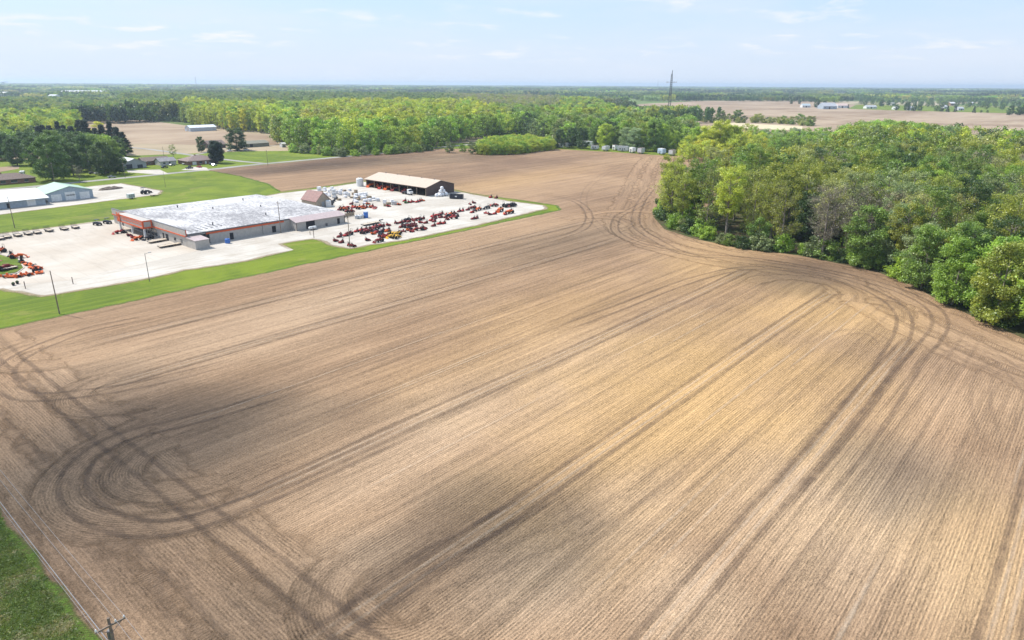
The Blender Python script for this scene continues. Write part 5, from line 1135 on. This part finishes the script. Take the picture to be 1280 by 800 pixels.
for (b, k_, c), L in cl.items():
    L.sort(key=lambda q: PX(q[3], q[4])[0])
    for i, q in enumerate(L):
        X, Y = free(q[3], q[4], 1.9); machine(k_, c, X, Y, f'{c} {KN[k_]} {b}'+(f', {ordn(i+1)} such from left' if len(L) > 1 else ''), 'lawn and farm machines in the dealer yard')
for x, y, c, lab in [(625, 264.5, 'orange', 'orange tractor with loader at the right tip of the yard'), (637, 267, 'orange', 'second orange tractor at the right tip of the yard'), (641, 258, 'black', 'black tractor at the far right corner of the yard'), (633, 259, 'black', 'black tractor left of the corner in the yard tip')]:
    X, Y = G(x, y); machine('tractor', c, X, Y, lab, 'tractors at the yard tip', sc=1.25)
FR = [(152, 291.5, 'tractor', 'red', 'red tractor at the left end of the shop front'), (157, 291, 'mower', 'black', 'black riding mower beside the red tractor at the shop front'), (164, 295, 'mower', 'dark red', 'dark red mower before the canopy'), (169, 297.5, 'mower', 'red', 'red mower before the canopy next to the orange tractor'), (175.5, 299.5, 'tractor', 'orange', 'orange tractor facing the concrete by the canopy column'), (188.5, 299, 'tractor', 'black', 'black tractor in the shade beneath the canopy end'), (172, 300, 'implement1', 'black', 'black bucket attachment before the orange tractor')]
for x, y, k_, c, lab in FR: X, Y = G(x, y); machine(k_, c, X-.5, Y, lab, 'machines at the shop front')
for i, (yy, c, k_) in enumerate([(313, 'orange', 'tractor'), (309, 'orange', 'implement2'), (303, 'red', 'tractor'), (298, 'orange', 'tractor'), (292, 'dark red', 'tractor'), (286, 'red', 'implement2'), (283, 'dark red', 'tractor')]):
    machine(k_, c, 241.5, yy, f'{c} {dict(KN, tractor="tractor")[k_]} inside the open barn, {ordn(i+1)} bay from the left', 'machines inside the barn', rz=3.1, sc=1.5)
ISL = [(0, 316, 'tractor'), (5, 314.5, 'implement2'), (13.5, 321, 'b'), (17.5, 322, 'implement0'), (21, 323, 'tractor'), (27, 328.5, 'b'), (31.5, 330, 'implement1'), (35, 331.5, 'implement0'), (38.5, 333.5, 'implement2'), (41.5, 335.5, 'implement0'), (44.5, 337.5, 'implement2'), (47, 339.5, 'tractor'), (49.5, 342, 'implement0'), (38, 344, 'implement1'), (34, 345, 'implement2'), (27, 346, 'implement2'), (22.5, 346.8, 'implement1'), (15, 346.8, 'implement0'), (10, 347, 'implement2'), (1, 346, 'implement1')]
for i, (x, y, k_) in enumerate(ISL):
    X, Y = G(x, y); c = 'black' if k_ == 'b' else 'orange'; k_ = 'mower' if k_ == 'b' else k_
    machine(k_, c, X, Y, f'{c} {dict(KN, implement1="bucket attachment", implement0="rotary cutter", implement2="tiller", tractor="loader tractor")[k_]} around the grass island, {ordn(i+1)} clockwise from the left edge', 'orange implements lined up round the grass island', rz=random.uniform(0, 6), sc=1.15)
X, Y = G(4, 338); machine('tractor_canopy', 'dark red', X, Y, 'dark red tractor with sunshade on the grass island', 'machine on the island', rz=.3, sc=1.3)
o = make_trailer('flat_trailer', 'flat trailer with black frame on the grass island beside the tractor', 4.5, 2, False); X, Y = G(11, 337.5); o.location = (X, Y, .21); o.rotation_euler.z = .1
for x, y, lab in [(17, 357, 'left one of two small black planters on the concrete near the lawn'), (22, 355, 'right one of two small black planters on the concrete near the lawn')]:
    X, Y = G(x, y); r = thing('planter', lab, 'planter', (X, Y, .064)); MB().lathe([(.3, 0), (.45, .6), (.5, .65), (.4, .66)], 12).obj('pot', M_black, r); MB().lathe([(.35, .66), (.4, .8), (.1, 1.0)], 8).obj('plant', mat('planter_leaves', (.05, .09, .03), .9), r)
# UTVs at the concrete edge and equipment on the west yard
def make_utv(name, label):
    r = thing(name, label, 'utility vehicle'); MB().prism([(-1.5, .5), (1.5, .5), (1.6, .85), (.75, 1.05), (.4, .7), (-.4, .7), (-.45, 1.05), (-1.55, 1.05)], 'y', -.72, .72).obj('body', M_navy, r)
    c = MB(); [c.tube((a, s_, .9), (b, s_*.9, 1.95), .04, n=5) for a, b in ((.75, .35), (-.45, -.4)) for s_ in (-.7, .7)]; c.obj('roll_cage', M_black, r); MB().box(-.6, .6, -.72, .72, 1.95, 2.03).obj('roof', M_navy, r); MB().box(-.35, .1, -.6, .6, .72, 1.0).obj('seat', M_black, r)
    for sx in (-1.05, 1.1):
        for sy in (-.75, .75): wheel_mb(sx, sy, .36, .36, .26).obj('wheel', M_black, r)
    return r
for x, y, lab in [(122, 281, 'black utility vehicle at the concrete edge, the left one of the pair'), (134.5, 279, 'black utility vehicle at the concrete edge, closer to the shop front')]:
    o = make_utv('utility_vehicle', lab); X, Y = G(x, y+.6); o.location = (X, Y, .068); o.rotation_euler.z = -1.4; o.scale = (1.15,)*3
X, Y = G(182, 242.3); machine('tractor_canopy', 'black', X, Y, 'black machine with pale sunshade at the corner of the west gravel yard', 'west yard machine', rz=.5, sc=1.4)
r = thing('generator_trailer', 'grey-white panelled box trailer on the west gravel yard', 'trailer', (*G(164, 248.5), .045), .1); MB().box(-1.6, 1.6, -1, 1, .5, 2.5).obj('body', mat('box_white', (.6, .64, .66)), r); 
for k_ in range(3): MB().box(-1.4+k_*1.0, -.6+k_*1.0, -1.04, -1.0, .8, 2.2).obj('panel', M_greywall, r)
for sy in (-1.05, 1.05): wheel_mb(0, sy, .35, .35, .2).obj('wheel', M_black, r)
# earth pile
bm = bmesh.new(); bmesh.ops.create_grid(bm, x_segments=28, y_segments=14, size=1)
for v in bm.verts:
    q = max(0, 1-(v.co.x**2+v.co.y**2)); v.co.z = (q**.7)*1.9*(.7+.5*mnoise.noise(Vector((v.co.x*3, v.co.y*3, 1))))-.02; v.co.x *= 6.5; v.co.y *= 3.0
me = D.meshes.new('earth_pile'); bm.to_mesh(me); bm.free(); me.materials.append(M_dirt)
tag(link('earth_pile', me, None, (*G(139, 236.5), .04), .1), 'low dark pile of earth at the back of the west gravel yard', 'earth pile')
# crates and pallets of white-wrapped goods behind the dealer building
CR = [(400, 238.5), (406, 237.5), (399, 236), (417, 240), (421, 242), (425, 241), (429, 243), (433, 242), (436, 245), (431, 239), (426, 238), (440, 247), (444, 246), (449, 248), (454, 250), (458, 248), (437, 238), (445, 241), (452, 244), (462, 251), (481, 254), (486, 255), (490, 253), (483, 257.5), (493, 255.5), (418, 247), (424, 250), (411, 243.5), (415, 237), (442, 243)]
CR += [(random.uniform(398, 474), 0) for _ in range(34)]; CR = [(x, y or 236+(x-398)*.17+random.uniform(-1, 9)) for x, y in CR]
for i, (x, y) in enumerate(sorted(CR)):
    X, Y = G(x, y+.6); X, Y = free(X, Y, 2.3); h = random.uniform(.6, 1.9); w2 = random.uniform(.5, 1.1); r = thing('crate', f'{"tall" if h > 1.6 else "low"} crate of goods in the back yard, {ordn(i+1)} from the left', 'crate', (X, Y, .06), random.uniform(-.4, .4), 'crates of goods in the back yard')
    MB().box(-w2, w2, -.7, .7, .14, h).obj('box', random.choice((M_tarp, M_tarp, M_tarp, M_silver, M_wood)), r); MB().box(-w2, w2, -.72, .72, 0, .135).obj('pallet', M_wood, r)
for i, (x, y) in enumerate([(457.5, 272.3)]):
    X, Y = G(x, y); r = thing('portable_toilet', 'blue portable toilet at the end of the pallet row', 'toilet', (X, Y, .06)); MB().box(-.7, .7, -.7, .7, 0, 2.4).obj('cabin', M_blue, r); MB().box(-.75, .75, -.75, .75, 2.402, 2.6).obj('roof', mat('toilet_roof', (.3, .4, .6)), r); MB().box(-.74, -.701, -.4, .4, .1, 2.1).obj('door', M_blue, r)
for i, (x, y) in enumerate([(446, 272.5), (449.5, 272), (453, 271.8)]):
    X, Y = G(x, y+1); r = thing('stock_tank', ['pale grey tank left of the white tank near the blue toilet', 'white tank between the pale tanks near the blue toilet', 'pale grey tank next to the blue toilet'][i], 'tank', (X, Y, .06)); MB().lathe([(.8, 0), (.85, .9), (.8, 1.3), (.3, 1.5)], 14).obj('shell', (M_silver, M_white, M_silver)[i], r); MB().lathe([(.2, 1.5), (.2, 1.65), (.05, 1.66)], 8).obj('cap', M_black, r)
# timber wall / fence bits by the building end
r = thing('timber_fence', 'low weathered timber fence at the far end of the dealer building', 'fence'); a = Vector((*G(427, 272.5), 0)); b = Vector((*G(443, 269.5), 0)); an = math.atan2(b.y-a.y, b.x-a.x); L_ = (b-a).length; r.location = (a.x, a.y, .05); r.rotation_euler.z = an
n = int(L_/.32); pm = MB().box(0, .28, -.02, .02, .05, 1.6).mesh('board', M_wood)
for k_ in range(n): link('board', pm, r, (k_*.32, 0, 0))
for k_ in range(int(L_/2.4)+1): MB().box(k_*2.4, k_*2.4+.12, .03, .15, 0, 1.65).obj('post', M_wood, r)

# ---- poles and wires
def upole(x, y, h, label, arm=True, n_ins=3, rz=0.0, light=False, name='utility_pole', rr=.16):
    r = thing(name, label, 'pole', (x, y, 0), rz); MB().tube((0, 0, 0), (0, 0, h), rr, rr*.62, 8).obj('post', M_pole if not light else M_steel, r)
    if arm:
        am = MB().box(-.07, .07, -1.2, 1.2, h-.75, h-.6).obj('crossarm', M_pole, r)
        for k_ in range(n_ins): yy = -1.1+2.2*k_/max(1, n_ins-1); MB().lathe([(.05, h-.6), (.09, h-.5), (.05, h-.38)], 8, c=(0, yy)).obj('insulator', M_white, am)
    if light:
        ar = MB().tube((0, 0, h-.2), (1.2, 0, h+.1), .05, n=6).obj('lamp_arm', M_steel, r); MB().box(1.0, 1.8, -.18, .18, h, h+.16).obj('lamp_head', M_silver, ar)
    return r
upole(*G(74.5, 392.5), 11.2, 'tall slender pole at the lawn edge beside the front field', False)
MB_ = None
upole(*G(187, 352), 8.4, 'lamp pole on the gravel before the dealer building', False, light=True, name='lamp_pole', rr=.11)
upole(*G(351.3, 291.5), 12.4, 'utility pole with crossarm rising before the long side wall', True, 3, rad(0))
upole(*G(437.5, 310), 11.5, 'utility pole with a wide crossarm at the mower yard edge', True, 2, rad(-60))
upole(*G(18.5, 285), 12.5, 'leaning utility pole on the lawn before the white-roofed shed', False)
upole(*G(69, 229.3), 11.8, 'roadside utility pole left of the parked cars', True, 2)
upole(*G(156.5, 222), 9, 'roadside utility pole right of the silver car', True, 2)
upole(*G(207, 234), 9, 'thin pole on the lawn right of the west gravel yard', False, rr=.09)
upole(*G(335, 207.5), 10.9, 'roadside pole between the lane and county road', True, 2)
upole(*G(205.5, 198.5), 9, 'pole beside the side road left of the lone thin tree', False)
for x, y, h, lab in [(91.5, 355, 1.9, 'short rust-coloured post at the concrete edge'), (32, 361, 2.0, 'short dark post at the lawn corner near the concrete'), (392.5, 297.5, 4.2, 'dark gate post at the corner of the grass patch'), (387.7, 293.5, 1.2, 'stubby black bollard before the loading door')]:
    X, Y = G(x, y); r = thing('post', lab, 'post', (X, Y, .05)); MB().tube((0, 0, 0), (0, 0, h), .11, n=8).obj('shaft', M_brown, r); MB().lathe([(.13, h), (.13, h+.05), (.02, h+.12)], 8).obj('cap', M_black, r)
PX0 = 13.2
def power_pole(Y, label, h=10.4):
    r = thing('power_line_pole', label, 'pole', (PX0, Y, 0)); MB().tube((0, 0, 0), (0, 0, h), .19, .12, 10).obj('post', M_pole, r)
    a = MB().box(-1.25, 1.25, -.28, -.16, h-.75, h-.6).obj('crossarm', M_pole, r)
    for x in (-1.15, 0.45, 1.15): MB().lathe([(.05, h-.6), (.10, h-.48), (.05, h-.34)], 8, c=(x, -.22)).obj('insulator', M_white, a)
    MB().tube((-.9, -.3, h-.7), (0, -.2, h-1.5), .025, n=4).tube((.9, -.3, h-.7), (0, -.2, h-1.5), .025, n=4).obj('brace', M_steel, a)
    t_ = MB().lathe([(.24, h-2.5), (.26, h-2.4), (.26, h-1.7), (.18, h-1.6)], 12, c=(.0, .45)).obj('transformer', M_steel, r); return r
power_pole(58.3, 'wooden power-line pole with crossarm at the bottom left field edge'); power_pole(104.5+35, 'next wooden power-line pole, farther along the left field edge')
for dx, z, rr, sg, lab in [(-1.15, 10.05, .014, .7, 'leftmost thin overhead wire along the field edge'), (.45, 10.05, .014, .7, 'middle thin overhead wire along the field edge'), (1.15, 10.05, .014, .8, 'rightmost thin overhead wire along the field edge'), (-.35, 8.0, .034, .6, 'thick pale overhead cable below the thin wires')]:
    mb = MB(); ys = list(np.linspace(58.1, 139.3, 26)); pts = [(PX0+dx, y, z-sg*4*((y-58.1)/81.2)*(1-(y-58.1)/81.2)) for y in ys]; mb.path(pts, [rr]*len(pts), 5)
    pts = [(PX0+dx, y, z-sg*4*((y+20)/78.1)*(1-(y+20)/78.1)) for y in np.linspace(-20, 58.1, 20)]; mb.path(pts, [rr]*len(pts), 5)
    tag(mb.obj('overhead_wire', mat('bright_wire', (.34, .34, .36), .4, .3)), lab, 'wire', 'wires of the power line')
ms = MB()
for (p, q) in [((69, 229.3), (156.5, 222)), ((156.5, 222), (335, 207.5))]:
    a, b = G(*p), G(*q); n = 14; pts = [(a[0]+(b[0]-a[0])*i/n, a[1]+(b[1]-a[1])*i/n, 8.6-1.4*4*(i/n)*(1-i/n)) for i in range(n+1)]; ms.path(pts, [.03]*(n+1), 4)
tag(ms.obj('overhead_wire', M_steel), 'sagging dark wire along the county road poles', 'wire')
# ---- masts
def mast(px, py, ptop, label, wd=1.2, ant=True):
    X, Y = G(px, py); lo, hi = 0, 400
    for _ in range(40):
        m_ = (lo+hi)/2
        if PX(X, Y, m_)[1] > ptop: lo = m_
        else: hi = m_
    h = lo; r = thing('lattice_mast', label, 'mast', (X, Y, 0)); mb = MB(); c = [(math.cos(a)*wd, math.sin(a)*wd) for a in (0, 2.094, 4.189)]; n = int(h/3.2)
    for a in c: mb.tube((a[0], a[1], 0), (a[0]*.45, a[1]*.45, h*.93), wd*.2, wd*.14, 5)
    mb.obj('leg_frame', M_steel, r); mb = MB()
    for i in range(n):
        z0, z1 = h*.93*i/n, h*.93*(i+1)/n; f0, f1 = 1-.55*i/n, 1-.55*(i+1)/n
        for k_ in range(3): a, b = c[k_], c[(k_+1) % 3]; mb.tube((a[0]*f0, a[1]*f0, z0), (b[0]*f1, b[1]*f1, z1), wd*.10, n=3, caps=False)
    mb.obj('lattice', M_steel, r)
    if ant:
        z = h*.76; a = MB(); a.tube((0, 0, z), (0, 0, z+.25), wd*2.6, n=12); pl = a.obj('platform', M_steel, r)
        for k_ in range(9): an = k_*.698; MB().box(math.cos(an)*wd*2.7-.25, math.cos(an)*wd*2.7+.25, math.sin(an)*wd*2.7-.25, math.sin(an)*wd*2.7+.25, z-1.0, z+1.6).obj('antenna', M_silver, pl)
    MB().tube((0, 0, h*.93), (0, 0, h), wd*.2, n=5).obj('spike', M_steel, r); return r
mast(836, 149, 88, 'tall lattice cell tower rising above the trees right of centre', 3.0)
mast(822, 111.2, 99, 'faint distant mast just left of the cell tower', 3.5, False)
mast(245.5, 108.2, 95.5, 'faint distant mast on the horizon at upper left', 5.5, False)
# water tower and distant buildings
X, Y = G(5, 108.6); r = thing('water_tower', 'white domed water tower on the horizon at the far left', 'water tower', (X, Y, 0))
k_ = math.hypot(X, Y)/853/1.0; MB().lathe([(k_*1.2, 44), (k_*4.0, 48), (k_*4.2, 51), (k_*3.2, 56), (k_*.5, 59)], 20).obj('tank', mat('tower_white', (.62, .72, .80)), r, smooth=True); MB().tube((0, 0, 0), (0, 0, 45), k_*.9, n=12).obj('stem', mat('tower_white', (.62, .72, .80)), r)
def distant(name, px0, px1, py, wh, rh, mw, mr_, label, depth=18, cat='building'):
    a = G(px0, py); b = G(px1, py); L_ = math.hypot(b[0]-a[0], b[1]-a[1]); an = math.atan2(b[1]-a[1], b[0]-a[0])
    r = gable(name, label, 0, L_, 0, depth, wh, rh, mw, mr_, 'x', .4, cat=cat, doors=[('y-', L_*.4, min(4, L_*.2), .1, wh*.8, M_dark)], windows=[('y-', L_*.1, min(2, L_*.12), wh*.3, wh*.7, M_glass), ('y-', L_*.75, min(2, L_*.12), wh*.3, wh*.7, M_glass)])
    r.location = (a[0], a[1], .05); r.rotation_euler.z = an; return r
M_wr = mat('distant_white_roof', (.62, .62, .63))
distant('warehouse', 77, 90, 120.6, 18, 22, M_white, M_wr, 'left low part of the white warehouse near the horizon', 60)
distant('warehouse', 92, 131, 121, 20, 23, M_white, M_wr, 'long white warehouse showing between trees near the left horizon', 60)
distant('warehouse', 0, 7, 122, 16, 19, M_white, M_wr, 'white warehouse roof at the extreme left below the water tower', 60)
distant('warehouse', 61, 70, 125.5, 14, 17, M_white, M_wr, 'small white roof below the long warehouse at the left', 40)
distant('barn', 1029, 1046, 136.4, 7, 15, M_bluegrey, mat('far_grey_roof', (.42, .43, .46)), 'large grey-roofed barn of the distant farm', 26)
distant('barn', 1047, 1060, 135, 6, 11, M_white, mat('far_pink_roof', (.55, .42, .38)), 'white barn with reddish roof right of the grey-roofed barn', 20)
distant('house', 1003, 1013, 134.4, 5, 9.5, M_white, mat('far_blue_roof', (.45, .52, .55)), 'white farmhouse left of the distant grey-roofed barn', 12, 'house')
distant('shed', 1022, 1028, 134.8, 4.5, 7, M_bluegrey, M_bluegrey, 'small blue-grey shed left of the large grey barn', 10, 'shed')
HS = [(1083, 1096, 135.8, 'long low white building'), (1115, 1119, 132, 'white house'), (1136, 1143, 138, 'bright white house'), (1119, 1122, 137, 'small white shed'), (1180, 1184, 136, 'white gable house'), (1188, 1194, 132, 'tan-walled house'), (1198, 1205, 138, 'pale brown house'), (1212, 1217, 131, 'house with pale roof'), (1227, 1233, 124, 'far white barn'), (1172, 1178, 123.5, 'far tan barn'), (1090, 1096, 123.5, 'distant pale shed'), (1270, 1276, 124, 'distant white shed'), (1260, 1268, 120.5, 'faint white barn')]
for i, (a, b, y, lab) in enumerate(HS):
    distant('house', a, b, y, 4.5+(i % 3), 8+(i % 3), M_white if 'white' in lab else RVM['brown'] if 'tan' in lab else RVM['grey'], M_wr if i % 2 else mat('far_grey_roof', (.42, .43, .46)), f'{lab} among the distant houses at right, {ordn(i+1)} listed by distance' if False else f'{lab} on the open ground at right, about {["below the tree band", "behind dark trees", "between dark conifers"][i % 3]}', 14, 'house')
distant('warehouse', 855, 863, 149, 4.5, 7, M_white, mat('far_blue_roof', (.45, .52, .55)), 'pale blue-roofed shed right of the cell tower', 12)
distant('warehouse', 866, 880, 150, 4.5, 7, M_greywall, mat('far_blue_roof', (.45, .52, .55)), 'longer grey shed right of the pale blue-roofed one', 12)
distant('warehouse', 549, 552, 112.2, 10, 15, M_white, M_wr, 'tiny white building near the horizon left of centre', 40)

# ---- grass tufts on the rough verge, one mass
tuft = D.collections.new('tuft_models')
for i in range(3):
    cc = rng.normal(size=(12, 3))*np.array([.22, .22, .01])+np.array([0, 0, .07]); me = leaf_mesh('tuft', cc, np.full(12, .13), 8, .12, M_leafi, 1.3, seed=600+i); o = D.objects.new(f'tuft_{i}', me); tuft.objects.link(o)
_lc = libc; libc = tuft
pts = []
while len(pts) < 14000:
    x = 13.4-abs(random.gauss(0, 7)); y = random.uniform(55, 112)
    if x < -12: continue
    if x > 12.6 and random.random() < .5: continue
    nz = mnoise.noise(Vector((x*.25, y*.25, 0)))
    q_ = nz+random.gauss(0, .22)+(.35 if x > 9.5 else 0); col = (.18, .25, .040) if q_ > .12 else (.27, .30, .075) if q_ > -.12 else (.40, .37, .18)
    pts.append((x+mnoise.noise(Vector((y*.6, 0, 0)))*.5, y, random.uniform(.7, 1.5), random.uniform(.6, 1.5), random.randrange(3), jit(col, .25)))
PATCH = []; woodland('verge_tufts', pts, 'rough green and straw grass tufts on the bottom-left verge', 'grass'); libc = _lc
# ---- dry clods and stubble bits scattered on the field in front

# ---- haze
def haze():
    m = D.materials.new('haze'); m.use_nodes = True; m.node_tree.nodes.clear(); t = NT(m.node_tree)
    v = t.n('ShaderNodeVolumePrincipled', {'Color': (0.68, 0.83, 1.0, 1), 'Density': HAZE, 'Anisotropy': 0.25}); o = t.n('ShaderNodeOutputMaterial'); t.t.links.new(v.outputs[0], o.inputs['Volume'])
    tag(MB().box(-27000, 27000, -27000, 27000, -1.0, 92.0).obj('haze', m), 'pale blue haze filling the air over the land', 'haze', kind='stuff')
HAZE = 9e-5
haze()

# ---- unseen vapour scraps added high on the sunny side, shaped to shade the field
def shade_clouds():
    m = D.materials.new('shade_vapour'); m.use_nodes = True; m.node_tree.nodes.clear(); t = NT(m.node_tree)
    v = t.n('ShaderNodeVolumePrincipled', {'Color': (1, 1, 1, 1), 'Density': 0.046, 'Anisotropy': 0.6}); o = t.n('ShaderNodeOutputMaterial'); t.t.links.new(v.outputs[0], o.inputs['Volume'])
    sd = Vector((math.cos(SUN_AZ)*math.cos(SUN_EL), math.sin(SUN_AZ)*math.cos(SUN_EL), math.sin(SUN_EL)))
    L = [(70, 560, 30, 22, 9), (245, 545, 24, 19, 9), (620, 662, 13, 12, 11), (360, 780, 12, 10, 7), (110, 700, 18, 20, 6), (430, 205, 90, 24, 8), (985, 345, 18, 16, 7), (1120, 590, 12, 8, 6), (720, 300, 50, 16, 6), (600, 195, 70, 20, 6)]
    for i, (px, py, rx, ry, rz_) in enumerate(L):
        X, Y = G(px, py); tt = 420/sd.z; bm = bmesh.new(); bmesh.ops.create_icosphere(bm, subdivisions=4, radius=1)
        for v_ in bm.verts:
            n_ = mnoise.noise(v_.co*1.6+Vector((i*5, 0, 0)))*.55+mnoise.noise(v_.co*4+Vector((0, i*7, 0)))*.22; q_ = max(0, 1-v_.co.x**2-v_.co.y**2); v_.co.z *= q_**0.8; v_.co.x *= 1+n_; v_.co.y *= 1+n_; v_.co.x *= rx*1.45; v_.co.y *= ry*1.45; v_.co.z *= rz_
        me = D.meshes.new('shade_cloud'); bm.to_mesh(me); bm.free(); me.materials.append(m); o = link('shade_cloud', me, None, (X+sd.x*tt, Y+sd.y*tt, 420)); tag(o, 'unseen scrap of vapour added high above to shade the field', 'shade_cloud', kind='stuff')
shade_clouds()
